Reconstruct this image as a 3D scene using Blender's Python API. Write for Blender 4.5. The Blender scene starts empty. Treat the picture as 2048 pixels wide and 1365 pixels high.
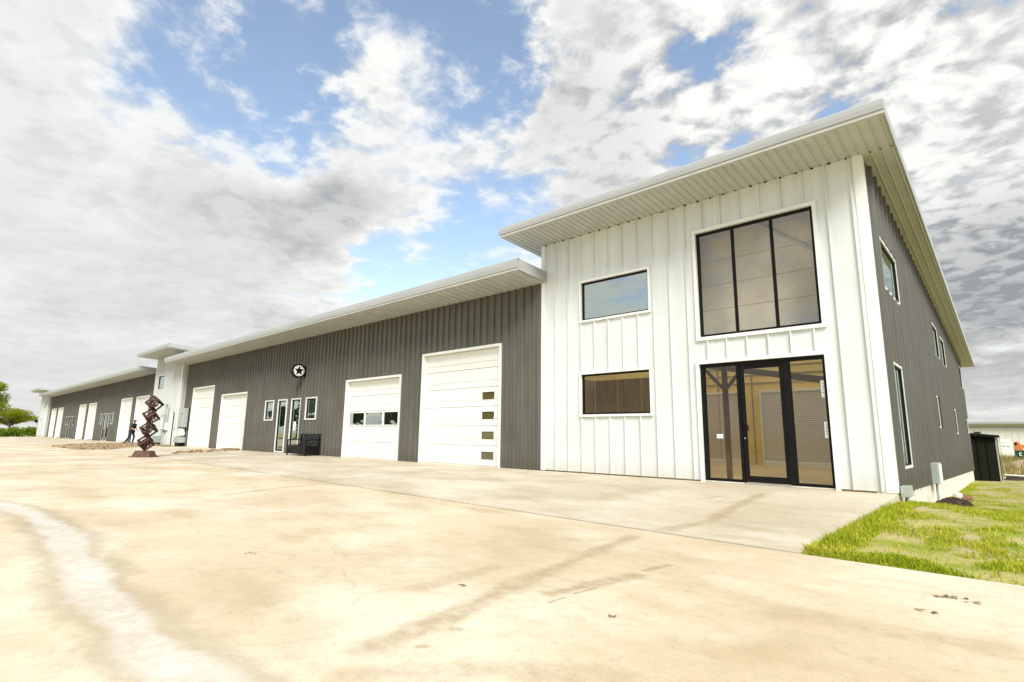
import bpy, math, random
import numpy as np
from mathutils import Vector, Matrix, Euler, noise as mnoise

# ------------------------------------------------------------------ camera, sky, sun, exposure
scn = bpy.context.scene
C = scn.collection
rad = math.radians
FPX = 1073.8                                   # focal length in pixels of a 2048 px wide frame
CAM = np.array([1.564, -11.731, 0.918])
def cam_axes(yaw=rad(-42.562), pitch=rad(10.046), roll=rad(0.754)):
    cy, sy, cp, sp = math.cos(yaw), math.sin(yaw), math.cos(pitch), math.sin(pitch)
    f = np.array([sy*cp, cy*cp, sp]); r = np.array([cy, -sy, 0.0]); u = np.cross(r, f)
    cr, sr = math.cos(roll), math.sin(roll)
    return cr*r + sr*u, -sr*r + cr*u, f
AX_R, AX_U, AX_F = cam_axes()
def ray(px, py):
    d = (px-1024)/FPX*AX_R - (py-682.5)/FPX*AX_U + AX_F
    return d/np.linalg.norm(d)
def on_ground(px, py, z=-0.105):               # survey helper: where a sight line meets level z
    d = ray(px, py); t = (z-CAM[2])/d[2]
    return CAM + t*d

cam = bpy.data.cameras.new('camera'); cam_o = bpy.data.objects.new('camera', cam); C.objects.link(cam_o)
cam.sensor_fit = 'HORIZONTAL'; cam.sensor_width = 36; cam.lens = FPX/2048*36
cam.clip_start = 0.05; cam.clip_end = 8000
m = Matrix.Identity(4)
for i in range(3):
    m[i][0], m[i][1], m[i][2], m[i][3] = AX_R[i], AX_U[i], -AX_F[i], CAM[i]
cam_o.matrix_world = m
scn.camera = cam_o

SUN_DIR = Vector((math.sin(rad(128))*math.cos(rad(44)), math.cos(rad(128))*math.cos(rad(44)), math.sin(rad(44))))  # towards the sun
sun = bpy.data.lights.new('sun', 'SUN'); sun.energy = 3.9; sun.angle = rad(26); sun.color = (1.0, 0.97, 0.91)
sun_o = bpy.data.objects.new('sun', sun); C.objects.link(sun_o)
sun_o.rotation_euler = SUN_DIR.to_track_quat('Z', 'Y').to_euler()
sun_o.location = (10, -30, 40)

scn.view_settings.view_transform = 'Standard'; scn.view_settings.look = 'None'
scn.view_settings.exposure = 0.33; scn.view_settings.gamma = 1.0; scn.view_settings.use_curve_mapping = False
scn.cycles.use_denoising = True
scn.cycles.max_bounces = 10; scn.cycles.diffuse_bounces = 6; scn.cycles.transparent_max_bounces = 12
scn.cycles.caustics_reflective = False; scn.cycles.caustics_refractive = False

class NT:
    """small helper to write node trees"""
    def __init__(s, tree): s.t = tree; s.n = tree.nodes; s.l = tree.links
    def node(s, typ, **kw):
        n = s.n.new(typ)
        for k, v in kw.items(): setattr(n, k, v)
        return n
    def link(s, a, b): s.l.new(a, b)
    def put(s, sock, v):
        if isinstance(v, bpy.types.NodeSocket): s.l.new(v, sock)
        else: sock.default_value = v
    def math(s, op, a, b=0.0, c=None, clamp=False):
        n = s.n.new('ShaderNodeMath'); n.operation = op; n.use_clamp = clamp
        s.put(n.inputs[0], a); s.put(n.inputs[1], b)
        if c is not None: s.put(n.inputs[2], c)
        return n.outputs[0]
    def vmath(s, op, a, b=None):
        n = s.n.new('ShaderNodeVectorMath'); n.operation = op
        s.put(n.inputs[0], a)
        if b is not None: s.put(n.inputs[1], b)
        return n
    def step(s, v, a, b, lo=0.0, hi=1.0):
        n = s.n.new('ShaderNodeMapRange'); n.interpolation_type = 'SMOOTHSTEP'
        s.put(n.inputs[0], v); n.inputs[1].default_value = a; n.inputs[2].default_value = b
        n.inputs[3].default_value = lo; n.inputs[4].default_value = hi
        return n.outputs[0]
    def mix(s, f, a, b, mode='MIX'):
        n = s.n.new('ShaderNodeMix'); n.data_type = 'RGBA'; n.blend_type = mode
        s.put(n.inputs[0], f); s.put(n.inputs[6], a); s.put(n.inputs[7], b)
        return n.outputs[2]
    def noise(s, vec, scale, detail=4, rough=0.5, dist=0.0):
        n = s.n.new('ShaderNodeTexNoise'); s.put(n.inputs['Vector'], vec)
        n.inputs['Scale'].default_value = scale; n.inputs['Detail'].default_value = detail
        n.inputs['Roughness'].default_value = rough; n.inputs['Distortion'].default_value = dist
        return n.outputs[0]
    def scale(s, vec, v):
        n = s.vmath('MULTIPLY', vec, v); return n.outputs[0]
def rgb(r, g, b): return (r, g, b, 1.0)
def schlick(t, f0):
    """reflectance of a thin sheet, the same from either side"""
    g = t.node('ShaderNodeNewGeometry')
    c = t.math('ABSOLUTE', t.vmath('DOT_PRODUCT', g.outputs['Incoming'], g.outputs['Normal']).outputs['Value'])
    return t.math('MULTIPLY_ADD', t.math('POWER', t.math('SUBTRACT', 1.0, c, clamp=True), 5.0), 1-f0, f0)

world = bpy.data.worlds.new('World'); scn.world = world; world.use_nodes = True
w = NT(world.node_tree); w.n.clear()
sky = w.node('ShaderNodeTexSky', sky_type='NISHITA'); sky.sun_disc = False
sky.sun_elevation = rad(44); sky.sun_rotation = rad(128); sky.air_density = 1.0; sky.dust_density = 0.6; sky.ozone_density = 1.5
tc = w.node('ShaderNodeTexCoord'); D = tc.outputs['Generated']
sep = w.node('ShaderNodeSeparateXYZ'); w.link(D, sep.inputs[0])
zz = w.math('MAXIMUM', sep.outputs[2], 0.0)
den = w.math('ADD', zz, 0.16)
comb = w.node('ShaderNodeCombineXYZ')
w.link(w.math('DIVIDE', sep.outputs[0], den), comb.inputs[0]); w.link(w.math('DIVIDE', sep.outputs[1], den), comb.inputs[1])
comb.inputs[2].default_value = 3.7
P = comb.outputs[0]
n_big = w.noise(P, 1.5, 10, 0.58, 0.15)
n_fine = w.noise(P, 6.5, 8, 0.60, 0.15)
n_puff = w.noise(P, 13.0, 6, 0.6, 0.1)
n_low = w.noise(P, 0.55, 4, 0.5, 0.3)
n_mid = w.noise(P, 2.6, 6, 0.55, 0.15)
# open sky and cloud banks of this afternoon: (pixel column, row of the bearing, radius in degrees, cover, thickness, break-up)
BANKS = [
    (320, 60, 15, -0.50, 0, 0.5), (830, 100, 12, -0.54, 0, 0.5), (940, 200, 6, -0.30, 0, 0.3), (590, 100, 8, 0.40, -0.1, 0.5),
    (640, 285, 6, -0.34, 0, 0.5), (480, 210, 9, -0.30, 0, 0.5), (830, 470, 7.0, -0.46, 0, 0.6), (690, 570, 8.0, -0.40, 0, 0.7), (970, 470, 6, -0.34, 0, 0.5), (1060, 60, 5, -0.2, 0, 0.4),
    (60, 60, 9, 0.30, 0.0, 0), (330, 500, 22, 0.34, 0.12, -0.1), (800, 280, 9, 0.50, 0.16, -0.1), (560, 410, 10, 0.36, 0.14, -0.1), (60, 330, 15, 0.34, 0.0, -0.1),
    (180, 700, 18, 0.30, 0.0, -0.1), (640, 470, 5, 0.10, 0.06, -0.1),
    (1130, 170, 12, 0.24, 0.16, 0.5), (1450, 120, 15, 0.14, -0.06, 1.0), (1700, 60, 16, 0.14, -0.24, 1.0), (1900, 230, 12, 0.26, -0.20, 0.8),
    (1790, 105, 4, -0.22, 0.1, 0.5), (1950, 480, 12, 0.26, 0.34, 0.8), (2000, 700, 10, 0.36, 0.34, 0.2), (1250, 330, 11, 0.14, 0.0, 0.9),
]
cov = w.math('MULTIPLY', n_big, 1.0); thick = 0.12; brk = 0.35
covs = 0.16
first = True
for (px, py, rdeg, a, t, b) in BANKS:
    d = ray(px, py)
    dt = w.vmath('DOT_PRODUCT', D, tuple(d)).outputs['Value']
    msk = w.step(dt, math.cos(rad(rdeg*1.35)), math.cos(rad(rdeg*0.25)))
    if a: covs = w.math('MULTIPLY_ADD', msk, a, covs)
    if t: thick = w.math('MULTIPLY_ADD', msk, t, thick)
    if b: brk = w.math('MULTIPLY_ADD', msk, b, brk)
brk = w.math('MAXIMUM', brk, 0.0)
fine_c = w.math('MULTIPLY', w.math('SUBTRACT', n_fine, 0.5), w.math('MULTIPLY_ADD', brk, 1.35, 0.45))
mid_c = w.math('MULTIPLY', w.math('SUBTRACT', n_mid, 0.5), 0.55)
dens = w.math('ADD', w.math('ADD', w.math('ADD', w.math('MULTIPLY', w.math('SUBTRACT', n_big, 0.5), 1.9), covs), fine_c), mid_c)
mask = w.step(dens, -0.24, 0.34, 0.04, 1.0)
inner = w.step(w.math('ADD', dens, w.math('MULTIPLY', w.math('SUBTRACT', n_low, 0.5), 0.9)), 0.15, 0.75)
shade = w.math('MULTIPLY', inner, w.math('MULTIPLY_ADD', thick, 1.0, w.math('MULTIPLY', w.math('SUBTRACT', n_mid, 0.43), 0.62)), clamp=True)
cl_white, cl_grey = rgb(11.2, 11.2, 10.9), rgb(3.8, 4.0, 4.25)
puff = w.math('MULTIPLY', w.step(w.math('ADD', w.math('MULTIPLY', n_fine, 0.6), w.math('MULTIPLY', n_puff, 0.4)), 0.56, 0.40), w.math('MULTIPLY_ADD', brk, 0.22, 0.06))
shade = w.math('ADD', shade, puff, clamp=True)
ccol = w.mix(shade, cl_white, cl_grey)
hz = w.step(sep.outputs[2], 0.0, 0.20, 1.0, 0.0)
bluer = w.mix(1.0, sky.outputs[0], rgb(3.5, 3.15, 2.75), 'MULTIPLY')
col = w.mix(mask, bluer, ccol)
col = w.mix(w.math('MULTIPLY', hz, 0.55), col, rgb(8.0, 8.1, 7.9))
bg = w.node('ShaderNodeBackground'); w.link(col, bg.inputs[0]); bg.inputs[1].default_value = 0.072
out = w.node('ShaderNodeOutputWorld'); w.link(bg.outputs[0], out.inputs[0])

# ------------------------------------------------------------------ helpers
random.seed(7)
LOC = {}                                        # world location of each root
class MB:
    def __init__(s): s.v = []; s.f = []
    def add(s, vs, fs):
        o = len(s.v); s.v += [tuple(map(float, q)) for q in vs]; s.f += [tuple(i+o for i in f) for f in fs]; return s
    def quad(s, a, b, c, d): return s.add([a, b, c, d], [(0, 1, 2, 3)])
    def hexa(s, p):                             # 8 corners: bottom 0-3 ccw, top 4-7
        return s.add(p, [(3, 2, 1, 0), (4, 5, 6, 7), (0, 1, 5, 4), (1, 2, 6, 5), (2, 3, 7, 6), (3, 0, 4, 7)])
    def box(s, x0, x1, y0, y1, z0, z1):
        return s.hexa([(x0, y0, z0), (x1, y0, z0), (x1, y1, z0), (x0, y1, z0), (x0, y0, z1), (x1, y0, z1), (x1, y1, z1), (x0, y1, z1)])
    def cyl(s, a, b, r0, r1=None, n=10, caps=True):
        a, b = Vector(a), Vector(b); r1 = r0 if r1 is None else r1
        d = (b-a).normalized(); x = d.orthogonal().normalized(); y = d.cross(x)
        vs = []
        for c, r in ((a, r0), (b, r1)):
            for k in range(n):
                t = 2*math.pi*k/n; vs.append(c + x*r*math.cos(t) + y*r*math.sin(t))
        fs = [(k, (k+1) % n, n+(k+1) % n, n+k) for k in range(n)]
        if caps: fs += [tuple(range(n-1, -1, -1)), tuple(range(n, 2*n))]
        return s.add(vs, fs)
    def tube(s, pts, r, n=8):
        for p, q in zip(pts[:-1], pts[1:]): s.cyl(p, q, r, r, n)
        return s
    def bar(s, a, b, wd, ht, up=(0, 0, 1)):     # rectangular bar from a to b
        a, b = Vector(a), Vector(b); d = (b-a).normalized(); u = Vector(up)
        x = d.cross(u)
        if x.length < 1e-4: x = d.orthogonal()
        x.normalize(); u = x.cross(d)
        p = []
        for c in (a, b):
            for sx, sz in ((-1, -1), (1, -1), (1, 1), (-1, 1)): p.append(c + x*sx*wd/2 + u*sz*ht/2)
        return s.add(p, [(0, 1, 2, 3), (7, 6, 5, 4), (0, 4, 5, 1), (1, 5, 6, 2), (2, 6, 7, 3), (3, 7, 4, 0)])
    def extrude(s, prof, axis, a0, a1):         # closed profile in the two other axes, swept from a0 to a1
        n = len(prof)
        def pt(q, a):
            return {'x': (a, q[0], q[1]), 'y': (q[0], a, q[1]), 'z': (q[0], q[1], a)}[axis]
        vs = [pt(q, a0) for q in prof] + [pt(q, a1) for q in prof]
        fs = [(k, (k+1) % n, n+(k+1) % n, n+k) for k in range(n)] + [tuple(range(n-1, -1, -1)), tuple(range(n, 2*n))]
        return s.add(vs, fs)
    def build(s, name, mat, parent=None, smooth=False, bevel=0, kind=None, label=None):
        me = bpy.data.meshes.new(name)
        off = LOC.get(parent.name, (0, 0, 0)) if parent else (0, 0, 0)
        me.from_pydata([(a-off[0], b-off[1], c-off[2]) for a, b, c in s.v], [], s.f)
        me.update()
        import bmesh
        bm = bmesh.new(); bm.from_mesh(me); bmesh.ops.recalc_face_normals(bm, faces=bm.faces); bm.to_mesh(me); bm.free()
        if smooth:
            for p in me.polygons: p.use_smooth = True
        me.materials.append(mat)
        o = bpy.data.objects.new(name, me); C.objects.link(o)
        if parent: o.parent = parent; LOC[o.name] = off
        if bevel:
            b = o.modifiers.new('edge', 'BEVEL'); b.width = bevel; b.segments = 1; b.limit_method = 'ANGLE'
        if kind: o['kind'] = kind
        if label: o['label'] = label
        return o
def tag(o, label, cat, group=None):
    o['label'] = label; o['category'] = cat
    if group: o['group'] = group
    return o
def thing(name, loc, label, cat, group=None):
    o = bpy.data.objects.new(name, None); C.objects.link(o); o.location = loc; o.empty_display_size = 0.2
    LOC[o.name] = tuple(loc); return tag(o, label, cat, group)
def sub(name, parent):                          # an Empty part that holds sub-parts
    o = bpy.data.objects.new(name, None); C.objects.link(o); o.parent = parent; LOC[o.name] = LOC[parent.name]; return o

# ------------------------------------------------------------------ materials
def mat(name, color, rough=0.6, metal=0.0, var=0.0, vscale=3.0, bump=0.0, bscale=40.0, spec=0.5, stretch=None, dirt=None):
    mm = bpy.data.materials.new(name); mm.use_nodes = True
    t = NT(mm.node_tree); b = t.n['Principled BSDF']
    b.inputs['Roughness'].default_value = rough; b.inputs['Metallic'].default_value = metal
    b.inputs['Specular IOR Level'].default_value = spec
    geo = t.node('ShaderNodeNewGeometry'); pos = geo.outputs['Position']
    if stretch: pos = t.scale(pos, stretch)
    c = rgb(*color)
    if var:
        nz = t.noise(pos, vscale, 6, 0.6)
        lo = rgb(*[max(0, q*(1-var)) for q in color]); hi = rgb(*[min(1, q*(1+var)) for q in color])
        c = t.mix(t.step(nz, 0.3, 0.7), lo, hi)
        t.put(b.inputs['Roughness'], t.step(nz, 0.25, 0.75, max(0.05, rough-0.1), min(1, rough+0.1)))
    if dirt:
        nz2 = t.noise(t.scale(geo.outputs['Position'], (1.5, 1.5, 0.35)), 2.2, 7, 0.65)
        c = t.mix(t.math('MULTIPLY', t.step(nz2, 0.52, 0.75), dirt[1]), c, rgb(*dirt[0]))
    t.put(b.inputs['Base Color'], c)
    if bump:
        bp = t.node('ShaderNodeBump'); bp.inputs['Strength'].default_value = bump; bp.inputs['Distance'].default_value = 0.02
        t.put(bp.inputs['Height'], t.noise(pos, bscale, 5, 0.6)); t.link(bp.outputs[0], b.inputs['Normal'])
    return mm

def siding(name, color, var, axis, pencil=0.0, dirt=((0.35, 0.3, 0.2), 0.1), rough=0.45, fade=0.0):
    """painted steel: slight oil-canning, faint rain streaks, fine striations along each pan"""
    mm = mat(name, color, rough, 0.0, 0, 1, 0, 1, 0.35)
    t = NT(mm.node_tree); b = t.n['Principled BSDF']
    geo = t.node('ShaderNodeNewGeometry'); pos = geo.outputs['Position']
    streak = t.noise(t.scale(pos, (2.6, 2.6, 0.16)), 2.5, 6, 0.6)
    patch = t.noise(pos, 0.7, 4, 0.5)
    lo = rgb(*[q*(1-var) for q in color]); hi = rgb(*[min(1, q*(1+var)) for q in color])
    c = t.mix(t.step(t.math('ADD', t.math('MULTIPLY', streak, 0.6), t.math('MULTIPLY', patch, 0.4)), 0.35, 0.65), lo, hi)
    c = t.mix(t.math('MULTIPLY', t.step(t.noise(t.scale(pos, (6, 6, 0.5)), 3, 5, 0.7), 0.55, 0.8), dirt[1]), c, rgb(*dirt[0]))
    sp = t.node('ShaderNodeSeparateXYZ'); t.link(pos, sp.inputs[0])
    low = t.math('MULTIPLY', t.step(t.math('ADD', sp.outputs[2], t.math('MULTIPLY', t.noise(pos, 3.5, 5, 0.6), 0.5)), 0.22, 0.78, 1, 0), 0.55)
    c = t.mix(low, c, rgb(color[0]*0.80, color[1]*0.74, color[2]*0.62))
    t.put(b.inputs['Base Color'], c)
    bp = t.node('ShaderNodeBump'); bp.inputs['Strength'].default_value = 0.25; bp.inputs['Distance'].default_value = 0.02
    h = t.noise(t.scale(pos, (1.6, 1.6, 0.5)), 1.6, 2, 0.4)
    if pencil:
        s = t.math('SINE', t.math('MULTIPLY', sp.outputs[0 if axis == 'x' else 1], 2*math.pi/0.0717))
        h = t.math('MULTIPLY_ADD', t.step(s, 0.3, 0.95), pencil, h)
    t.put(bp.inputs['Height'], h); t.link(bp.outputs[0], b.inputs['Normal'])
    return mm

def glass(name, tint, refl, rough=0.0, wav=0.0):
    mm = bpy.data.materials.new(name); mm.use_nodes = True
    t = NT(mm.node_tree); t.n.clear()
    tr = t.node('ShaderNodeBsdfTransparent'); tr.inputs[0].default_value = rgb(*tint)
    gl = t.node('ShaderNodeBsdfGlossy'); gl.inputs[0].default_value = rgb(0.95, 1.0, 0.97); gl.inputs['Roughness'].default_value = rough
    lw = schlick(t, 0.045)
    geo = t.node('ShaderNodeNewGeometry')
    bp = t.node('ShaderNodeBump'); bp.inputs['Strength'].default_value = wav; bp.inputs['Distance'].default_value = 0.02
    t.put(bp.inputs['Height'], t.noise(geo.outputs['Position'], 0.9, 1, 0.3)); t.link(bp.outputs[0], gl.inputs['Normal'])
    f = t.math('ADD', t.math('MULTIPLY', lw, 1-refl), refl, clamp=True)
    mx = t.node('ShaderNodeMixShader'); t.put(mx.inputs[0], f); t.link(tr.outputs[0], mx.inputs[1]); t.link(gl.outputs[0], mx.inputs[2])
    o = t.node('ShaderNodeOutputMaterial'); t.link(mx.outputs[0], o.inputs[0])
    return mm
def dark_glass(name, color, refl, wav=0.0):
    mm = bpy.data.materials.new(name); mm.use_nodes = True
    t = NT(mm.node_tree); t.n.clear()
    df = t.node('ShaderNodeBsdfDiffuse'); df.inputs[0].default_value = rgb(*color)
    gl = t.node('ShaderNodeBsdfGlossy'); gl.inputs[0].default_value = rgb(0.9, 1.0, 0.97); gl.inputs['Roughness'].default_value = 0.0
    lw = schlick(t, 0.045)
    geo = t.node('ShaderNodeNewGeometry')
    bp = t.node('ShaderNodeBump'); bp.inputs['Strength'].default_value = wav; bp.inputs['Distance'].default_value = 0.02
    t.put(bp.inputs['Height'], t.noise(geo.outputs['Position'], 1.1, 1, 0.3)); t.link(bp.outputs[0], gl.inputs['Normal'])
    f = t.math('ADD', t.math('MULTIPLY', lw, 1-refl), refl, clamp=True)
    mx = t.node('ShaderNodeMixShader'); t.put(mx.inputs[0], f); t.link(df.outputs[0], mx.inputs[1]); t.link(gl.outputs[0], mx.inputs[2])
    o = t.node('ShaderNodeOutputMaterial'); t.link(mx.outputs[0], o.inputs[0])
    return mm

M = {}
M['white'] = siding('white_steel', (0.64, 0.675, 0.67), 0.07, 'x', 0.06)
M['white_shaded'] = siding('white_steel_shaded', (0.50, 0.53, 0.505), 0.06, 'x', 0.0)  # same white as the near tower, darkened to carry the shade on it
M['white_trim'] = mat('white_trim', (0.76, 0.78, 0.75), 0.4, 0, 0.03, 2)
M['grey'] = siding('bronze_grey_steel', (0.112, 0.108, 0.091), 0.14, 'x', 0.0, ((0.2, 0.18, 0.14), 0.12), 0.42)
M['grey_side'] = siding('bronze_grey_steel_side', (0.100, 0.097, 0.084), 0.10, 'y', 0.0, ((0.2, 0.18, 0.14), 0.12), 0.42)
M['charcoal'] = siding('charcoal_steel', (0.016, 0.017, 0.013), 0.15, 'x', 0.0, ((0.04, 0.04, 0.03), 0.15), 0.7)
M['charcoal'].node_tree.nodes['Principled BSDF'].inputs['Specular IOR Level'].default_value = 0.06
M['fascia'] = mat('fascia_steel', (0.36, 0.375, 0.375), 0.38, 0, 0.06, 1.2, stretch=(0.3, 1, 1))
M['soffit'] = mat('soffit_steel', (0.48, 0.49, 0.465), 0.5, 0, 0.05, 2.0)
M['soffit_dark'] = mat('dark_tan', (0.30, 0.28, 0.22), 0.7)  # plain darker tan for the girts and liner backing
M['roofing'] = mat('roof_steel', (0.55, 0.56, 0.55), 0.4, 0, 0.05, 1.0)
M['door'] = mat('door_paint', (0.78, 0.79, 0.76), 0.45, 0, 0.02, 1.5, dirt=((0.6, 0.56, 0.45), 0.12))
M['black'] = mat('black_aluminium', (0.006, 0.006, 0.0055), 0.5, 0, 0.2, 6, spec=0.15)
M['black_metal'] = mat('black_powder_coat', (0.006, 0.006, 0.008), 0.5, 0, 0.2, 6, spec=0.2)
M['glass'] = glass('window_glass', (0.97, 0.94, 0.86), 0.0, 0.0, 0.06)
M['glass_up'] = glass('upper_window_glass', (0.93, 0.91, 0.87), 0.06, 0.0, 0.06)
M['glass_sky'] = dark_glass('tinted_glass', (0.05, 0.055, 0.05), 0.42, 0.03)
M['glass_dark'] = dark_glass('bronze_glass', (0.05, 0.042, 0.022), 0.30, 0.03)
M['glass_door'] = dark_glass('door_glass', (0.012, 0.015, 0.013), 0.42, 0.05)
M['glass_olive'] = dark_glass('olive_glass', (0.10, 0.085, 0.035), 0.05, 0.05)
M['steel'] = mat('galvanised_steel', (0.42, 0.45, 0.43), 0.4, 0.3, 0.12, 12)
M['box_grey'] = mat('cabinet_grey', (0.36, 0.40, 0.36), 0.45, 0, 0.08, 8)
M['conduit'] = mat('conduit', (0.42, 0.45, 0.43), 0.4, 0.2, 0.1, 9)
M['copper'] = mat('rusty_pipe', (0.25, 0.10, 0.04), 0.7, 0.2, 0.3, 14)
M['paper'] = mat('paper', (0.85, 0.86, 0.84), 0.8)
M['ink'] = mat('ink', (0.25, 0.30, 0.38), 0.8)
M['tan_int'] = mat('tan_liner', (0.78, 0.60, 0.21), 0.8, 0, 0.08, 1.5)
M['ceil_int'] = mat('insulation_facing', (0.88, 0.81, 0.66), 0.75, 0, 0.08, 1.2)
M['floor_int'] = mat('interior_concrete', (0.72, 0.56, 0.30), 0.4, 0, 0.12, 1.2)
M['partition'] = mat('brown_partition', (0.34, 0.24, 0.09), 0.8, 0, 0.15, 3, stretch=(3, 3, 0.4))
M['liner'] = mat('faded_insulation', (0.62, 0.565, 0.46), 0.8, 0, 0.14, 1.2)
M['red_iron'] = mat('red_iron', (0.085, 0.040, 0.024), 0.6, 0, 0.15, 4)
M['rust'] = mat('rusted_steel', (0.050, 0.020, 0.015), 0.62, 0.2, 0.5, 9, 0.3, 60)
M['rust_red'] = mat('rusted_red_steel', (0.062, 0.022, 0.018), 0.55, 0.2, 0.45, 9, 0.3, 60)
M['rust_base'] = mat('rusted_base', (0.11, 0.055, 0.035), 0.75, 0.1, 0.4, 7, 0.4, 40)
M['foundation'] = mat('foundation_concrete', (0.74, 0.70, 0.58), 0.9, 0, 0.16, 2.5, 0.25, 30, stretch=(1, 1, 0.5))
M['rock'] = mat('rock', (0.30, 0.22, 0.13), 0.9, 0, 0.5, 5, 0.4, 30)
M['soil'] = mat('dark_soil', (0.045, 0.028, 0.016), 0.95, 0, 0.5, 20, 0.6, 30)
M['brown'] = mat('brown_brick', (0.20, 0.10, 0.055), 0.9, 0, 0.3, 12)
M['pvc'] = mat('white_pvc', (0.80, 0.80, 0.77), 0.35)
M['bark'] = mat('bark', (0.10, 0.075, 0.05), 0.95, 0, 0.3, 6, 0.6, 25)
M['skin'] = mat('skin', (0.40, 0.22, 0.15), 0.6)
M['cap_red'] = mat('red_cloth', (0.24, 0.02, 0.03), 0.9)
M['shirt'] = mat('dark_shirt', (0.025, 0.03, 0.028), 0.9, 0, 0.2, 20)
M['jeans'] = mat('jeans', (0.02, 0.026, 0.05), 0.9, 0, 0.25, 25)
M['orange'] = mat('orange_paint', (0.55, 0.20, 0.05), 0.5, 0, 0.2, 5)
M['green_paint'] = mat('green_paint', (0.02, 0.09, 0.06), 0.5, 0, 0.2, 4)
M['far_wall'] = mat('far_white_steel', (0.62, 0.62, 0.58), 0.6, 0, 0.04, 1)
M['far_trim'] = mat('far_grey_trim', (0.30, 0.33, 0.34), 0.5)

def leaf_mat(name, c0, c1, trans=0.35):
    mm = bpy.data.materials.new(name); mm.use_nodes = True
    t = NT(mm.node_tree); t.n.clear()
    geo = t.node('ShaderNodeNewGeometry')
    c = t.mix(t.step(t.noise(geo.outputs['Position'], 2.3, 5, 0.7), 0.32, 0.68), rgb(*c0), rgb(*c1))
    c = t.mix(t.math('MULTIPLY', geo.outputs['Random Per Island'], 0.55 if c0[2] < 0.3 else 0.0), c, rgb(*[q*0.45 for q in c0]))
    df = t.node('ShaderNodeBsdfDiffuse'); tl = t.node('ShaderNodeBsdfTranslucent')
    t.put(df.inputs[0], c); t.put(tl.inputs[0], c)
    mx = t.node('ShaderNodeMixShader'); mx.inputs[0].default_value = trans
    t.link(df.outputs[0], mx.inputs[1]); t.link(tl.outputs[0], mx.inputs[2])
    o = t.node('ShaderNodeOutputMaterial'); t.link(mx.outputs[0], o.inputs[0])
    return mm
M['leaf_bright'] = leaf_mat('leaf_yellow_green', (0.24, 0.31, 0.016), (0.44, 0.46, 0.05), 0.45)
M['leaf_hedge'] = leaf_mat('leaf_hedge', (0.12, 0.22, 0.016), (0.34, 0.42, 0.05), 0.4)
M['leaf_dark'] = leaf_mat('leaf_dark', (0.02, 0.05, 0.01), (0.05, 0.09, 0.02))
M['fill_rooflight'] = leaf_mat('translucent_sheet', (0.95, 0.94, 0.89), (0.97, 0.96, 0.92), 0.92)
M['grass'] = leaf_mat('grass_blade', (0.32, 0.43, 0.018), (0.64, 0.60, 0.08), 0.35)
M['dry_grass'] = leaf_mat('dry_weed', (0.30, 0.24, 0.08), (0.40, 0.34, 0.14), 0.3)

# ------------------------------------------------------------------ ground, lawn, concrete
def lerp_tab(tab, v):
    if v <= tab[0][0]: return tab[0][1]
    for (a, za), (b, zb) in zip(tab[:-1], tab[1:]):
        if v <= b: return za + (zb-za)*(v-a)/(b-a)
    return tab[-1][1]
LAWN = [(-6.4, -0.13), (-3, -0.10), (-1.2, -0.10), (0, -0.17), (1.0, -0.25), (4.6, -0.58), (10, -0.76), (20, -0.90), (26, -1.02), (40, -1.0), (70, -0.75), (120, -0.6), (400, -0.6)]
def sst(a, b, v):
    t = min(1, max(0, (v-a)/(b-a))); return t*t*(3-2*t)
def bumps(x, y): return 0.05*mnoise.noise((x*0.8, y*0.5, 0)) + 0.03*mnoise.noise((x*2.3, y*1.9, 4))
def lawn_z(x, y):
    side = sst(-1.5, -0.3, x)*sst(-6.3, -5.9, y)
    zl = lerp_tab(LAWN, y) + bumps(x, y)*sst(0.1, 0.6, x)
    zo = -0.30 + 0.18*sst(-96, -101, x) + 0.18*sst(-28, -32, y)
    if x < -100: zo += 0.9*sst(-150, -400, x)
    return zl*side + zo*(1-side)
def grid_sheet(name, xs, ys, zf, material, kind='structure'):
    mb = MB(); nx, ny = len(xs), len(ys)
    mb.v = [(x, y, zf(x, y)) for y in ys for x in xs]
    mb.f = [(j*nx+i, j*nx+i+1, (j+1)*nx+i+1, (j+1)*nx+i) for j in range(ny-1) for i in range(nx-1)]
    return mb.build(name, material, smooth=True, kind=kind)
gm = mat('grassy_ground', (0.17, 0.19, 0.035), 0.95)
t = NT(gm.node_tree); b = t.n['Principled BSDF']; b.inputs['Specular IOR Level'].default_value = 0.1
geo = t.node('ShaderNodeNewGeometry'); pos = geo.outputs['Position']; sp = t.node('ShaderNodeSeparateXYZ'); t.link(pos, sp.inputs[0])
c = t.mix(t.step(t.noise(pos, 1.4, 6, 0.65), 0.35, 0.65), rgb(0.24, 0.28, 0.04), rgb(0.44, 0.38, 0.16))
c = t.mix(t.step(t.noise(pos, 0.55, 7, 0.65), 0.48, 0.60), c, rgb(0.46, 0.37, 0.24))
field = t.step(sp.outputs[0], -118, -135)
c = t.mix(field, c, t.mix(t.step(t.noise(t.scale(pos, (0.02, 0.3, 1)), 1.0, 4, 0.6), 0.4, 0.6), rgb(0.46, 0.44, 0.16), rgb(0.34, 0.36, 0.10)))
t.put(b.inputs['Base Color'], c)
bp = t.node('ShaderNodeBump'); bp.inputs['Strength'].default_value = 0.6; bp.inputs['Distance'].default_value = 0.04
t.put(bp.inputs['Height'], t.noise(pos, 18, 6, 0.7)); t.link(bp.outputs[0], b.inputs['Normal'])
gx = [-4000, -1500, -700, -400, -250, -180, -150, -130, -115, -107, -101, -98, -94, -60, -30, -10, -4, -2, -1.5, -1.2, -0.9, -0.6, -0.3] + [i*0.22 for i in range(0, 20)] + [5, 6, 8, 11, 15, 22, 35, 60, 110, 250, 600, 1500, 4000]
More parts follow.
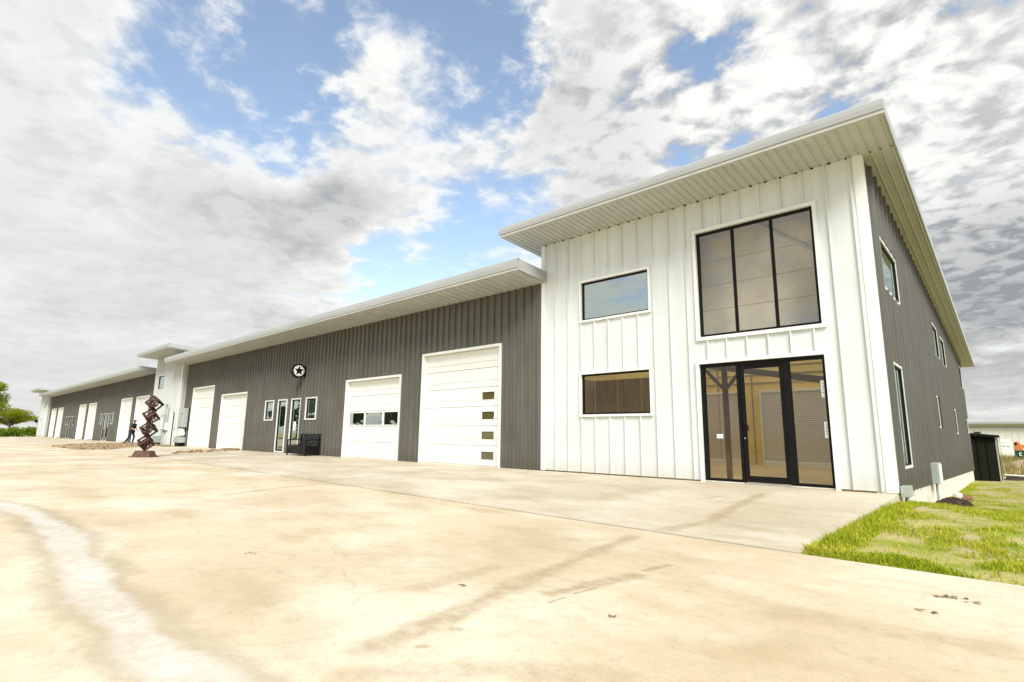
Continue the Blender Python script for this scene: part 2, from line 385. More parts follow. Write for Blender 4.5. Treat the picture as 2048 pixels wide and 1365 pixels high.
gy = [-4000, -1500, -600, -250, -120, -60, -40, -34, -31, -28, -20, -12, -8, -6.5, -6.3, -6.2, -6.05, -5.9] + [-5.6+0.3*i for i in range(0, 44)] + [8+i for i in range(0, 25)] + [36, 42, 50, 60, 75, 95, 120, 170, 250, 400, 800, 1800, 4000]
grid_sheet('ground', gx, gy, lawn_z, gm)

# concrete: apron slabs fall gently from the wall to a joint, the drive beyond it lies flat
JL = lambda x: -6.12 - 0.045*(x if x < 0 else 0) * (1 if x > -26 else 26/abs(x))   # the joint's line
def con_z(x, y): return -0.0172*min(6.12, max(0.0, -y))
def plan(px, py): q = on_ground(px, py, -0.10); return (q[0], q[1])
STAINS = [
    ([(720, 1300), (870, 1245), (1060, 1155), (1270, 1072)], 0.10, 0.75),
    ([(840, 1175), (985, 1135)], 0.10, 0.5), ([(1105, 1185), (1270, 1150)], 0.085, 0.9), ([(1290, 1140), (1335, 1130)], 0.035, 0.95),
    ([(450, 990), (570, 975), (840, 955)], 0.10, 0.6),
    ([(1600, 1225), (1780, 1260), (1960, 1290)], 0.14, 0.4), ([(700, 1345), (980, 1340), (1240, 1350)], 0.10, 0.4),
    ([(905, 1256), (915, 1256)], 0.022, 0.9), ([(840, 1291), (850, 1291)], 0.028, 0.9),
    ([(1150, 1186), (1192, 1174)], 0.022, 1.2), ([(1098, 1204), (1130, 1194)], 0.018, 1.0),
]
APRON_STAINS = [
    ([(1325, 1060), (1420, 1045), (1480, 1015), (1525, 997)], 0.10, 0.8), ([(1395, 1005), (1450, 1000)], 0.06, 0.6), ([(1050, 985), (1190, 1000), (1320, 985)], 0.25, 0.3),
    ([(600, 966), (720, 957), (860, 947)], 0.12, 0.5),
]
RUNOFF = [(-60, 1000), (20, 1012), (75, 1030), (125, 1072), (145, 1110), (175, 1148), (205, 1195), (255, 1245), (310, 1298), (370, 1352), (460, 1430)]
def concrete(name, lo, hi, damp, pale, damp_f, pale_f, marks):
    cm = mat(name, lo, 0.7)
    t = NT(cm.node_tree); b = t.n['Principled BSDF']; b.inputs['Specular IOR Level'].default_value = 0.35
    geo = t.node('ShaderNodeNewGeometry'); pos = geo.outputs['Position']
    big = t.noise(pos, 0.30, 5, 0.55, 0.2); mid = t.noise(t.scale(pos, (0.8, 1.3, 1)), 0.9, 8, 0.60, 0.1)
    fin = t.noise(pos, 9, 7, 0.7); spk = t.noise(pos, 70, 4, 0.7); grit = t.noise(pos, 240, 2, 0.6)
    base = t.mix(t.step(big, 0.30, 0.70), rgb(*lo), rgb(*hi))
    base = t.mix(t.math('MULTIPLY', t.step(mid, 0.44, 0.70), damp_f), base, rgb(*damp))
    base = t.mix(t.math('MULTIPLY', t.step(t.noise(t.scale(pos, (0.7, 1.0, 1)), 0.6, 8, 0.6, 0.1), 0.45, 0.68), pale_f), base, rgb(*pale))
    base = t.mix(t.math('MULTIPLY', t.step(fin, 0.45, 0.75), 0.36), base, rgb(*[q*0.62 for q in lo]))
    base = t.mix(t.math('MULTIPLY', t.step(spk, 0.55, 0.68), 0.42), base, rgb(*[q*0.55 for q in lo]))
    base = t.mix(t.math('MULTIPLY', t.step(grit, 0.35, 0.65), 0.28), base, rgb(*[q*0.6 for q in lo]))
    warp = t.noise(pos, 1.3, 4, 0.6)
    warp2 = t.noise(pos, 4.0, 5, 0.65)
    stain = fringe = None
    for pts, hw, st in marks:
        pl = [plan(*q) for q in pts]
        dmin = None
        for (ax, ay), (bx, by) in zip(pl[:-1], pl[1:]):
            ab = (bx-ax, by-ay); L2 = ab[0]**2+ab[1]**2 or 1e-9
            rel = t.vmath('SUBTRACT', pos, (ax, ay, 0)).outputs[0]
            rel = t.scale(rel, (1, 1, 0))
            hh = t.math('MULTIPLY', t.vmath('DOT_PRODUCT', rel, (ab[0], ab[1], 0)).outputs['Value'], 1/L2, clamp=True)
            sc = t.node('ShaderNodeVectorMath', operation='SCALE'); sc.inputs[0].default_value = (ab[0], ab[1], 0); t.put(sc.inputs['Scale'], hh)
            dd = t.vmath('LENGTH', t.vmath('SUBTRACT', rel, sc.outputs[0]).outputs[0]).outputs['Value']
            dmin = dd if dmin is None else t.math('MINIMUM', dmin, dd)
        dmin = t.math('ADD', dmin, t.math('MULTIPLY', t.math('SUBTRACT', warp, 0.5), hw*2.2))
        dmin = t.math('ADD', dmin, t.math('MULTIPLY', t.math('SUBTRACT', warp2, 0.5), hw*2.2+0.03))
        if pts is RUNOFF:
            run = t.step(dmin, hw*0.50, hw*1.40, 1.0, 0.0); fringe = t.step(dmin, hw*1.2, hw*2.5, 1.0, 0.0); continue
        mk = t.step(dmin, hw*0.25, hw*1.5, st, 0.0)
        stain = mk if stain is None else t.math('MAXIMUM', stain, mk)
    stain = t.math('MULTIPLY', stain, t.step(t.math('ADD', fin, t.math('MULTIPLY', warp2, 0.9)), 0.66, 1.10, 0.38, 1.0))
    base = t.mix(t.math('MINIMUM', t.math('MULTIPLY', stain, 0.95), 1.0), base, rgb(0.33, 0.25, 0.14))
    # hairline cracks
    vo = t.node('ShaderNodeTexVoronoi', feature='DISTANCE_TO_EDGE'); vo.inputs['Scale'].default_value = 0.33
    nc_ = t.node('ShaderNodeTexNoise'); t.put(nc_.inputs['Vector'], pos); nc_.inputs['Scale'].default_value = 1.6; nc_.inputs['Detail'].default_value = 7
    t.put(vo.inputs['Vector'], t.vmath('ADD', pos, t.scale(nc_.outputs['Color'], (0.9, 0.9, 0.0))).outputs[0])
    cw = t.math('ADD', vo.outputs['Distance'], t.math('MULTIPLY', t.math('SUBTRACT', warp2, 0.5), 0.02))
    crk = t.math('MULTIPLY', t.step(cw, 0.0006, 0.0035, 1, 0), t.step(t.noise(pos, 0.7, 3, 0.5), 0.50, 0.60))
    base = t.mix(t.math('MULTIPLY', crk, 0.22), base, rgb(0.22, 0.17, 0.10))
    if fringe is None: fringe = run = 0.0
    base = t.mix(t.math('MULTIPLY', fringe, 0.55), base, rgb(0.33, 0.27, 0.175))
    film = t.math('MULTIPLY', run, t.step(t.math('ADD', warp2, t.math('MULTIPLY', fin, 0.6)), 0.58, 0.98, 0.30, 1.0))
    base = t.mix(t.math('MULTIPLY', film, 0.85), base, rgb(0.66, 0.63, 0.56))  # pale tint stands in for the sky's reflection on the wet streak
    t.put(b.inputs['Base Color'], base)
    t.put(b.inputs['Roughness'], t.math('MULTIPLY', t.step(big, 0.3, 0.7, 0.55, 0.8), t.math('MULTIPLY_ADD', film, -0.62, 1.0)))
    bp = t.node('ShaderNodeBump'); bp.inputs['Strength'].default_value = 0.22; bp.inputs['Distance'].default_value = 0.01
    t.put(bp.inputs['Height'], t.math('ADD', fin, t.math('MULTIPLY', spk, 0.5))); t.link(bp.outputs[0], b.inputs['Normal'])
    return cm
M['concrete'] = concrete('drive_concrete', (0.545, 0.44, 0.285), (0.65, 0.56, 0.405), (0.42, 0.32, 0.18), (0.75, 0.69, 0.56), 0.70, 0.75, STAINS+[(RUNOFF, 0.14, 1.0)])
M['apron'] = concrete('apron_concrete', (0.51, 0.435, 0.31), (0.60, 0.53, 0.41), (0.39, 0.32, 0.205), (0.74, 0.70, 0.60), 0.70, 0.60, APRON_STAINS)
M['concrete_edge'] = mat('slab_edge', (0.40, 0.31, 0.21), 0.9, 0, 0.25, 5, 0.3, 30)

drive = bpy.data.objects.new('concrete_drive', None); C.objects.link(drive); drive['kind'] = 'structure'; LOC[drive.name] = (0, 0, 0)
def slab(x0, x1, ylo, yhi, dep=0.14, mt='concrete'):
    """one cast slab with a top that follows con_z, real edges down the sides; ylo / yhi are functions of x"""
    n = max(1, int((x1-x0)/1.5)); mb = MB(); k = 5
    xs = [x0+(x1-x0)*i/n for i in range(n+1)]
    def ys(x):
        a, bb = ylo(x), yhi(x); s = [a+(bb-a)*j/k for j in range(k+1)]
        return s
    idx = {}
    for i, x in enumerate(xs):
        for j, y in enumerate(ys(x)):
            idx[i, j] = len(mb.v); mb.v.append((x, y, con_z(x, y)))
    for i in range(n):
        for j in range(k): mb.f.append((idx[i, j], idx[i+1, j], idx[i+1, j+1], idx[i, j+1]))
    rim = [(i, 0) for i in range(n)] + [(n, j) for j in range(k)] + [(i, k) for i in range(n, 0, -1)] + [(0, j) for j in range(k, 0, -1)]
    lo = {}
    for r in rim:
        x, y, z = mb.v[idx[r]]; lo[r] = len(mb.v); mb.v.append((x, y, z-dep))
    for a, bb in zip(rim, rim[1:]+rim[:1]): mb.f.append((idx[a], lo[a], lo[bb], idx[bb]))
    return mb.build('slab', M[mt], drive)
G = 0.030
wallY = lambda x: -0.004
for (a, bq) in [(-38.3, -19.0), (-19.0, 0.02)]:
    slab(a+G, bq-(G if bq < 0 else 0), lambda x: JL(x)+G, wallY, mt='apron')
slab(-98.6, -38.3-G, lambda x: JL(-26)+G, lambda x: -0.004, mt='apron')
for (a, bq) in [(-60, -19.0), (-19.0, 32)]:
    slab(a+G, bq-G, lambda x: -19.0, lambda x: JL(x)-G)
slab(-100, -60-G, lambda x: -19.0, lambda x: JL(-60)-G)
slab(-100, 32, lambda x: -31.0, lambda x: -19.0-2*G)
jm = MB()
for i in range(66):
    x0, x1 = -98.5+i*1.5, -98.5+(i+1)*1.5
    jm.quad((x0, JL(x0)-0.05, con_z(0, JL(x0))-0.035), (x1, JL(x1)-0.05, con_z(0, JL(x1))-0.035), (x1, JL(x1)+0.05, con_z(0, JL(x1))-0.035), (x0, JL(x0)+0.05, con_z(0, JL(x0))-0.035))
jm.build('joint_filler', M['soil'], drive)

# ------------------------------------------------------------------ building kit
def front(Y): return lambda a, n, z: (a, Y-n, z)          # facade seen from the drive
def side(X): return lambda a, n, z: (X+n, a, z)           # right-hand gable
def mbox(mb, F, a0, a1, n0, n1, z0, z1):
    return mb.hexa([F(a0, n0, z0), F(a1, n0, z0), F(a1, n1, z0), F(a0, n1, z0), F(a0, n0, z1), F(a1, n0, z1), F(a1, n1, z1), F(a0, n1, z1)])
def free(z0, z1, ops, a, bq):
    iv = [(z0, z1)]
    for (x0, x1, y0, y1) in ops:
        if x0 < bq-1e-6 and x1 > a+1e-6:
            nv = []
            for p, q in iv:
                if y1 <= p or y0 >= q: nv.append((p, q)); continue
                if y0 > p: nv.append((p, y0))
                if y1 < q: nv.append((y1, q))
            iv = nv
    return iv
def panel_wall(parent, name, material, F, a0, a1, z0, zt, ops, pitch, rib, phase=0.0, joined=False):
    """sheet-steel pans with a raised seam between them, cut round the openings"""
    rb, rt, rh = rib
    edges = [a0]
    k = math.floor((a0-phase)/pitch)+1
    while phase+k*pitch < a1-0.04:
        if phase+k*pitch > a0+0.04: edges.append(phase+k*pitch)
        k += 1
    edges.append(a1)
    acc = MB(); objs = []
    ztf = zt if callable(zt) else (lambda a: zt)
    z0f = z0 if callable(z0) else (lambda a: z0)
    for p, q in zip(edges[:-1], edges[1:]):
        mb = acc if joined else MB()
        last = q == a1; qe = q if last else q-rb
        cuts = sorted({p, qe} | {v for o in ops for v in o[:2] if p < v < qe})
        def strip(u, v, n0, n1):
            top = min(ztf(u), ztf(v)); bot = max(z0f(u), z0f(v))
            for (lo, hi) in free(bot, top, ops, u, v):
                zl0, zl1 = (z0f(u), z0f(v)) if lo == bot else (lo, lo)
                zh0, zh1 = (ztf(u), ztf(v)) if hi == top else (hi, hi)
                mb.quad(F(u, n0, zl0), F(v, n1, zl1), F(v, n1, zh1), F(u, n0, zh0))
        for u, v in zip(cuts[:-1], cuts[1:]): strip(u, v, 0, 0)
        s = (rb-rt)/2
        if not last: strip(q-rb, q-rb+s, 0, rh); strip(q-rb+s, q-s, rh, rh); strip(q-s, q, rh, 0)
        if not joined and mb.v:
            par = list(range(len(mb.f))); seen = {}
            def root(i):
                while par[i] != i: i = par[i]
                return i
            for fi, f in enumerate(mb.f):
                for vi in f:
                    key = tuple(round(c_, 4) for c_ in mb.v[vi])
                    if key in seen: par[root(fi)] = root(seen[key])
                    else: seen[key] = fi
            for r_ in sorted({root(i) for i in range(len(mb.f))}):
                pb_ = MB()
                for fi, f in enumerate(mb.f):
                    if root(fi) == r_: pb_.add([mb.v[i] for i in f], [(0, 1, 2, 3)])
                objs.append(pb_.build(name, material, parent))
    if joined: objs.append(acc.build(name, material, parent, kind='stuff'))
    return objs
def trim(parent, F, a0, a1, z0, z1, wd, proj, material=None, bottom=True, name='trim', back=0.02):
    mb = MB()
    mbox(mb, F, a0, a0+wd, -back, proj, z0, z1); mbox(mb, F, a1-wd, a1, -back, proj, z0, z1)
    mbox(mb, F, a0+wd, a1-wd, -back, proj+0.004, z1-wd, z1)
    if bottom: mbox(mb, F, a0+wd, a1-wd, -back, proj+0.004, z0, z0+wd)
    return mb.build(name, material or M['white_trim'], parent)
def window(parent, F, a0, a1, z0, z1, pane, mull=0, tw=0.06, proj=0.05, rec=0.07, fw=0.045, frame=True, bottom=True):
    """trimmed opening: white casing, dark sash, panes set back in the wall"""
    wn = sub('window', parent)
    trim(wn, F, a0, a1, z0, z1, tw, proj, bottom=bottom, name='casing', back=rec)
    b0, b1, c0, c1 = a0+tw, a1-tw, z0+(tw if bottom else 0), z1-tw
    fb = MB()
    if frame:
        mbox(fb, F, b0, b0+fw, -rec, -rec+0.05, c0, c1); mbox(fb, F, b1-fw, b1, -rec, -rec+0.05, c0, c1)
        mbox(fb, F, b0+fw, b1-fw, -rec, -rec+0.046, c0, c0+fw); mbox(fb, F, b0+fw, b1-fw, -rec, -rec+0.046, c1-fw, c1)
        for k in range(1, mull+1):
            xm = b0+(b1-b0)*k/(mull+1); mbox(fb, F, xm-fw/2, xm+fw/2, -rec, -rec+0.048, c0+fw, c1-fw)
        fb.build('sash', M['black'], wn)
    for k in range(mull+1):
        e0 = b0+(b1-b0)*k/(mull+1)+(fw if k == 0 else fw/2); e1 = b0+(b1-b0)*(k+1)/(mull+1)-(fw if k == mull else fw/2)
        pm_ = MB(); mbox(pm_, F, e0, e1, -rec+0.012, -rec+0.020, c0+fw, c1-fw)
        if pane in (M['glass'], M['glass_up']):
            pm_ = MB().quad(F(e0, -rec+0.015, c0+fw), F(e1, -rec+0.015, c0+fw), F(e1, -rec+0.015, c1-fw), F(e0, -rec+0.015, c1-fw))
        pm_.build('pane', pane, wn)
    return wn
def garage_door(parent, F, a0, a1, zt, nsec, panes=(), plate=None, rec=0.14):
    """sectional overhead door: casing, reveal, ribbed sections, glazing set in the sections"""
    gd = sub('garage_door', parent); tw = 0.075
    cs = MB()
    mbox(cs, F, a0, a0+tw, -rec-0.05, 0.045, 0.0, zt); mbox(cs, F, a1-tw, a1, -rec-0.05, 0.045, 0.0, zt)
    mbox(cs, F, a0+tw, a1-tw, -rec-0.05, 0.049, zt-tw, zt)
    cs.build('casing', M['white_trim'], gd)
    b0, b1, ht = a0+tw, a1-tw, zt-tw
    h = (ht-0.02)/nsec
    wins = sorted(panes)
    for k in range(nsec):
        zb = 0.02+k*h
        pr = [(-0.012, 0), (0, 0.008), (0, 0.34*h-0.011), (-0.024, 0.34*h), (0, 0.34*h+0.011), (0, h-0.016), (-0.026, h-0.004)]
        mb = MB()
        ops = [q for q in wins if zb-0.02 <= (q[2]+q[3])/2 < zb+h]
        xs = sorted({b0, b1} | {v for q in ops for v in q[:2]})
        for u, v in zip(xs[:-1], xs[1:]):
            hole = next((q for q in ops if q[0] <= u+1e-6 and q[1] >= v-1e-6), None)
            for (n0, s0), (n1, s1) in zip(pr[:-1], pr[1:]):
                if hole and zb+s0 >= hole[2]-0.03 and zb+s1 <= hole[3]+0.03: continue
                za, zc = zb+s0, zb+s1
                segs = [(za, zc)]
                if hole and hole[2] < zc and hole[3] > za:
                    segs = [(za, hole[2])] if hole[2] > za else []
                    if hole[3] < zc: segs.append((hole[3], zc))
                for (p, q2) in segs: mb.quad(F(u, -rec+n0, p), F(v, -rec+n0, p), F(v, -rec+n1, q2), F(u, -rec+n1, q2))
        mb.build('section', M['door'], gd)
    for (p0, p1, q0, q1, gm_) in panes:
        fm = MB(); e = 0.022
        mbox(fm, F, p0-e, p0, -rec-0.03, -rec+0.012, q0-e, q1+e); mbox(fm, F, p1, p1+e, -rec-0.03, -rec+0.012, q0-e, q1+e)
        mbox(fm, F, p0, p1, -rec-0.03, -rec+0.010, q0-e, q0); mbox(fm, F, p0, p1, -rec-0.03, -rec+0.010, q1, q1+e)
        fm.build('pane_frame', M['door'], gd)
        mbox(MB(), F, p0, p1, -rec-0.03, -rec-0.012, q0, q1).build('pane', gm_, gd)
    hg = MB()
    for k in range(1, nsec):
        for xx in (b0+0.02,): mbox(hg, F, xx, xx+0.02, -rec, -rec+0.012, 0.02+k*h-0.02, 0.02+k*h+0.02)
    hg.build('hinge', M['steel'], gd)
    mbox(MB(), F, b0, b1, -rec-0.02, -rec+0.012, 0.001, 0.02).build('bottom_seal', M['black'], gd)
    if plate:
        mbox(MB(), F, plate[0], plate[1], -rec, -rec+0.014, plate[2], plate[3]).build('lock_plate', M['box_grey'], gd)
    mbox(MB(), F, b0, b1, -rec-0.10, -rec-0.04, 0.0, ht).build('door_core', M['black'], gd)
    return gd
def shed_roof(parent, x0, x1, oh, zs, slope, yb, th, soffit_pitch, wallx0, wallx1, Y=0.0, joined=False, lights=None):
    """monoslope roof: deck, soffit boards under the front eave, folded fascia on three sides"""
    rf = sub('roof', parent)
    zf = lambda y: zs - slope*(y-Y)
    y0 = Y-oh
    e = 0.045
    def deck_piece(u0, u1, ya, ye, name, mt, dz=0.0):
        d = MB()
        d.hexa([(u0, ya, zf(ya)+0.03+dz), (u1, ya, zf(ya)+0.03+dz), (u1, ye, zf(ye)+0.03+dz), (u0, ye, zf(ye)+0.03+dz),
                (u0, ya, zf(ya)+th-0.02-dz), (u1, ya, zf(ya)+th-0.02-dz), (u1, ye, zf(ye)+th-0.02-dz), (u0, ye, zf(ye)+th-0.02-dz)])
        d.build(name, mt, rf)
    if lights:
        ya, ye = lights[0]
        deck_piece(x0+e, x1-e, y0+e, ya, 'deck', M['roofing']); deck_piece(x0+e, x1-e, ye, yb, 'deck', M['roofing'])
        xs = [x0+e]+[v for q in lights[1] for v in q]+[x1-e]
        for u0, u1 in zip(xs[0::2], xs[1::2]): deck_piece(u0, u1, ya, ye, 'deck', M['roofing'])
        for u0, u1 in lights[1]:
            MB().quad((u0, ya, zf(ya)+th-0.06), (u1, ya, zf(ya)+th-0.06), (u1, ye, zf(ye)+th-0.06), (u0, ye, zf(ye)+th-0.06)).build('fill_roof_light', M['fill_rooflight'], rf)  # added translucent sheet that brightens the room below
    else:
        deck_piece(x0+e, x1-e, y0+e, yb, 'deck', M['roofing'])
    lip = 0.055
    prof = [(y0, zf(y0)+lip), (y0-0.012, zf(y0)+th*0.55), (y0-0.004, zf(y0)+th-0.035), (y0+0.03, zf(y0)+th), (y0+0.12, zf(y0)+th+0.004), (y0+0.12, zf(y0)+th-0.03), (y0+0.05, zf(y0)+th-0.03), (y0+0.05, zf(y0)+lip)]
    MB().extrude(prof, 'x', x0, x1).build('fascia', M['fascia'], rf)
    MB().box(x0+0.012, x1-0.012, y0+0.022, y0+0.11, zf(y0)-0.012, zf(y0)+lip).build('gutter_lip', M['soffit'], rf)
    for xx, s in ((x1, 1), (x0, -1)):
        mb = MB(); q = xx-s*0.05
        a, bb = min(xx, q), max(xx, q)
        ya = y0+0.052
        mb.hexa([(a, ya, zf(ya)+0.01), (bb, ya, zf(ya)+0.01), (bb, yb, zf(yb)+0.01), (a, yb, zf(yb)+0.01), (a, ya, zf(ya)+th-0.004), (bb, ya, zf(ya)+th-0.004), (bb, yb, zf(yb)+th-0.004), (a, yb, zf(yb)+th-0.004)])
        mb.build('rake_trim', M['fascia'], rf)
    # soffit boards along the front eave
    n = int((x1-x0-0.1)/soffit_pitch); pt = (x1-x0-0.1)/n; acc = MB()
    for k in range(n):
        p, q = x0+0.05+k*pt, x0+0.05+(k+1)*pt
        mb = acc if joined else MB()
        ya, yb2 = y0+0.112, Y+0.02
        for (u, v, dz) in ((p+0.012, q-0.045, 0.0), (q-0.045, q-0.012, 0.014)):
            mb.quad((u, ya, zf(ya)+dz), (v, ya, zf(ya)+dz), (v, yb2, zf(yb2)+dz), (u, yb2, zf(yb2)+dz))
        mb.quad((q-0.045, ya, zf(ya)), (q-0.045, ya, zf(ya)+0.014), (q-0.045, yb2, zf(yb2)+0.014), (q-0.045, yb2, zf(yb2)))
        mb.quad((q-0.012, ya, zf(ya)+0.014), (q+0.012, ya, zf(ya)), (q+0.012, yb2, zf(yb2)), (q-0.012, yb2, zf(yb2)+0.014))
        if not joined: mb.build('soffit_board', M['soffit'], rf)
    if joined: acc.build('soffit', M['soffit'], rf, kind='stuff')
    # boards under the side overhangs, running back
    for (u0, u1) in ((wallx1, x1-0.05), (x0+0.05, wallx0)):
        if u1-u0 < 0.1: continue
        nb = 3
        for k in range(nb):
            p, q = u0+(u1-u0)*k/nb, u0+(u1-u0)*(k+1)/nb
            mb = MB(); ya, ye = Y+0.02, yb
            mb.quad((p+0.004, ya, zf(ya)), (q-0.03, ya, zf(ya)), (q-0.03, ye, zf(ye)), (p+0.004, ye, zf(ye)))
            mb.quad((q-0.03, ya, zf(ya)), (q-0.02, ya, zf(ya)-0.016), (q-0.02, ye, zf(ye)-0.016), (q-0.03, ye, zf(ye)))
            mb.quad((q-0.02, ya, zf(ya)-0.016), (q-0.006, ya, zf(ya)-0.016), (q-0.006, ye, zf(ye)-0.016), (q-0.02, ye, zf(ye)-0.016))
            mb.quad((q-0.006, ya, zf(ya)-0.016), (q+0.004, ya, zf(ya)), (q+0.004, ye, zf(ye)), (q-0.006, ye, zf(ye)-0.016))
            mb.build('soffit_board', M['soffit'], rf)
    return rf

RIB_W = (0.034, 0.024, 0.046); RIB_G = (0.080, 0.040, 0.066)
SL = 0.0626
ZS_A, ZS_W = 6.44, 5.31
# ------------------------------------------------------------------ near tower
F0 = front(0.0)
TA = thing('office_tower', (-4.0, 0, 0), 'tall white metal office tower with black glass entrance nearest the lawn', 'building', 'white towers of the workshop row')
AL = -8.03
opsA = [(-6.71, -4.59, 3.95, 5.11), (-6.73, -4.62, 1.44, 2.60), (-3.47, -0.85, 3.10, 5.72), (-3.52, -0.86, -0.1, 2.64)]
panel_wall(TA, 'wall_panel', M['white'], F0, AL+0.11, -0.16, 0.03, ZS_A, opsA, 0.43, RIB_W, phase=-7.51)
cb = MB(); cb.box(-0.16, 0.004, -0.014, 0.0, 0.02, ZS_A); cb.box(-0.012, 0.016, -0.006, 0.14, 0.02, ZS_A-0.01)
cb.build('corner_trim', M['white_trim'], TA)
cb = MB(); cb.box(AL-0.02, AL+0.11, -0.030, 0.0, 0.02, ZS_A); cb.box(AL-0.022, AL, 0.0, 0.2, 0.02, ZS_A-0.01); cb.build('corner_trim', M['white_trim'], TA)
window(TA, F0, -6.71, -4.59, 3.95, 5.11, M['glass_sky'], 0, 0.055)
window(TA, F0, -6.73, -4.62, 1.44, 2.60, M['glass'], 0, 0.055)
window(TA, F0, -3.47, -0.85, 3.10, 5.72, M['glass_up'], 2, 0.075, fw=0.06)
# entrance
en = sub('entrance', TA)
trim(en, F0, -3.52, -0.86, 0.0, 2.64, 0.075, 0.05, bottom=False, name='casing', back=0.14)
fr_ = MB(); R0, R1 = -0.13, -0.02
e0, e1, zt_ = -3.445, -0.935, 2.565
mbox(fr_, F0, e0, e0+0.075, R0, R1, 0.03, zt_); mbox(fr_, F0, e1-0.06, e1, R0, R1, 0.03, zt_)
mbox(fr_, F0, e0+0.075, e1-0.06, R0, R1-0.002, 2.49, zt_)
mbox(fr_, F0, -2.66, -2.60, R0, R1-0.004, 0.03, 2.49); mbox(fr_, F0, -1.72, -1.60, R0, R1-0.004, 0.03, 2.49)
mbox(fr_, F0, e0+0.075, -2.66, R0, R1-0.004, 0.03, 0.085); mbox(fr_, F0, -1.60, e1-0.06, R0, R1-0.004, 0.03, 0.085)
fr_.build('frame', M['black'], en)
dl = MB(); q0, q1 = -2.594, -1.726
mbox(dl, F0, q0, q0+0.075, -0.10, -0.045, 0.045, 2.48); mbox(dl, F0, q1-0.075, q1, -0.10, -0.045, 0.045, 2.48)
mbox(dl, F0, q0+0.075, q1-0.075, -0.10, -0.047, 0.045, 0.17); mbox(dl, F0, q0+0.075, q1-0.075, -0.10, -0.047, 2.40, 2.48)
dl.build('door_leaf', M['black'], en)
for (a, bq, lo, hi) in ((e0+0.075, -2.66, 0.085, 2.49), (q0+0.075, q1-0.075, 0.17, 2.40), (-1.60, e1-0.06, 0.085, 2.49)):
    MB().quad(F0(a, -0.075, lo), F0(bq, -0.075, lo), F0(bq, -0.075, hi), F0(a, -0.075, hi)).build('pane', M['glass'], en)
hb = MB(); pts = [F0(-2.56, -0.045, 1.30), F0(-2.56, 0.0, 1.30)] + [F0(-2.56+0.10*math.sin(math.pi*k/8), 0.012, 1.30-0.30*k/8) for k in range(9)] + [F0(-2.56, 0.0, 1.0), F0(-2.56, -0.045, 1.0)]
hb.tube(pts, 0.014, 8); hb.build('handle', M['black_metal'], en, smooth=False)
MB().cyl(F0(-2.557, -0.05, 0.94), F0(-2.557, -0.035, 0.94), 0.016, n=12).build('lock', M['steel'], en)
mbox(MB(), F0, -2.60, -1.72, -0.13, 0.02, 0.004, 0.03).build('threshold', M['steel'], en)
mbox(MB(), F0, e0, e1, -0.16, -0.02, 0.003, 0.028).build('sill_grout', M['foundation'], en)
for (a, bq, lo, hi, ln) in ((-3.165, -3.03, 0.93, 1.02, 0), (-1.065, -0.998, 1.74, 2.07, 4), (-1.065, -0.998, 0.96, 1.27, 5)):
    n_ = MB(); mbox(n_, F0, a, bq, -0.073, -0.070, lo, hi); no = n_.build('notice', M['paper'], en)
    if ln:
        im = MB()
        for k in range(ln):
            zz_ = hi-0.05-(hi-lo-0.09)*k/ln
            mbox(im, F0, a+0.012, bq-(0.012 if k % 2 else 0.026), -0.069, -0.0685, zz_-0.010, zz_)
        im.build('printing', M['ink'], en)
# gable side
F1 = side(0.0)
sbz = lambda y: -0.0 - 0.019*y
ztA = lambda y: ZS_A - SL*y
LA = 24.6
winS = [(0.92, 3.05, 3.92, 5.02, 'glass'), (0.93, 2.08, 0.40, 2.45, 'glass'), (8.5, 9.45, 1.32, 2.30, 'glass_dark'), (15.62, 16.62, 1.22, 2.21, 'glass_dark'),
        (10.35, 12.2, 3.70, 4.84, 'glass_dark'), (12.6, 14.8, 3.68, 4.76, 'glass_dark'), (22.3, 24.1, 3.56, 4.68, 'glass_dark'), (22.6, 24.2, 1.33, 2.05, 'glass_dark')]
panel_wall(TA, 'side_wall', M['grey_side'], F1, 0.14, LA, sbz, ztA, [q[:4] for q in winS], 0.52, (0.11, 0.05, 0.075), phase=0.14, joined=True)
for q in winS: window(TA, F1, q[0], q[1], q[2], q[3], M['glass_sky'], 0, 0.05, 0.035, 0.03, 0.03)
fo = MB()
for k in range(8):
    y0, y1 = -0.0+LA*k/8, LA*(k+1)/8
    fo.hexa([(-0.3, y0, -1.6), (-0.012, y0, -1.6), (-0.012, y1, -1.6), (-0.3, y1, -1.6), (-0.3, y0, sbz(y0)+0.02), (-0.012, y0, sbz(y0)+0.02), (-0.012, y1, sbz(y1)+0.02), (-0.3, y1, sbz(y1)+0.02)])
fo.build('foundation', M['foundation'], TA)
MB().box(AL, 0.0, LA, LA+0.05, -1.2, ztA(LA)).build('rear_wall', M['grey'], TA)
MB().hexa([(AL-0.01, 0.2, 0), (AL, 0.2, 0), (AL, LA, 0), (AL-0.01, LA, 0), (AL-0.01, 0.2, ztA(0.2)), (AL, 0.2, ztA(0.2)), (AL, LA, ztA(LA)), (AL-0.01, LA, ztA(LA))]).build('inner_gable', M['white_trim'], TA)
FILL_RL = ((1.6, 8.7), [(-7.8, -6.1), (-5.9, -4.2), (-4.0, -2.3), (-2.1, -0.4)])  # unseen roof strips, added to let fill light into the hall
shed_roof(TA, -8.62, 0.56, 1.25, ZS_A, SL, 25.5, 0.27, 0.17, AL, 0.0, lights=FILL_RL)
vent = MB()
for k in range(26):
    xx = -7.9+k*0.305; mbox(vent, F0, xx, xx+0.045, 0.0, 0.035, ZS_A-0.018, ZS_A-0.004)
vent.build('soffit_vents', M['black'], TA, kind='stuff')
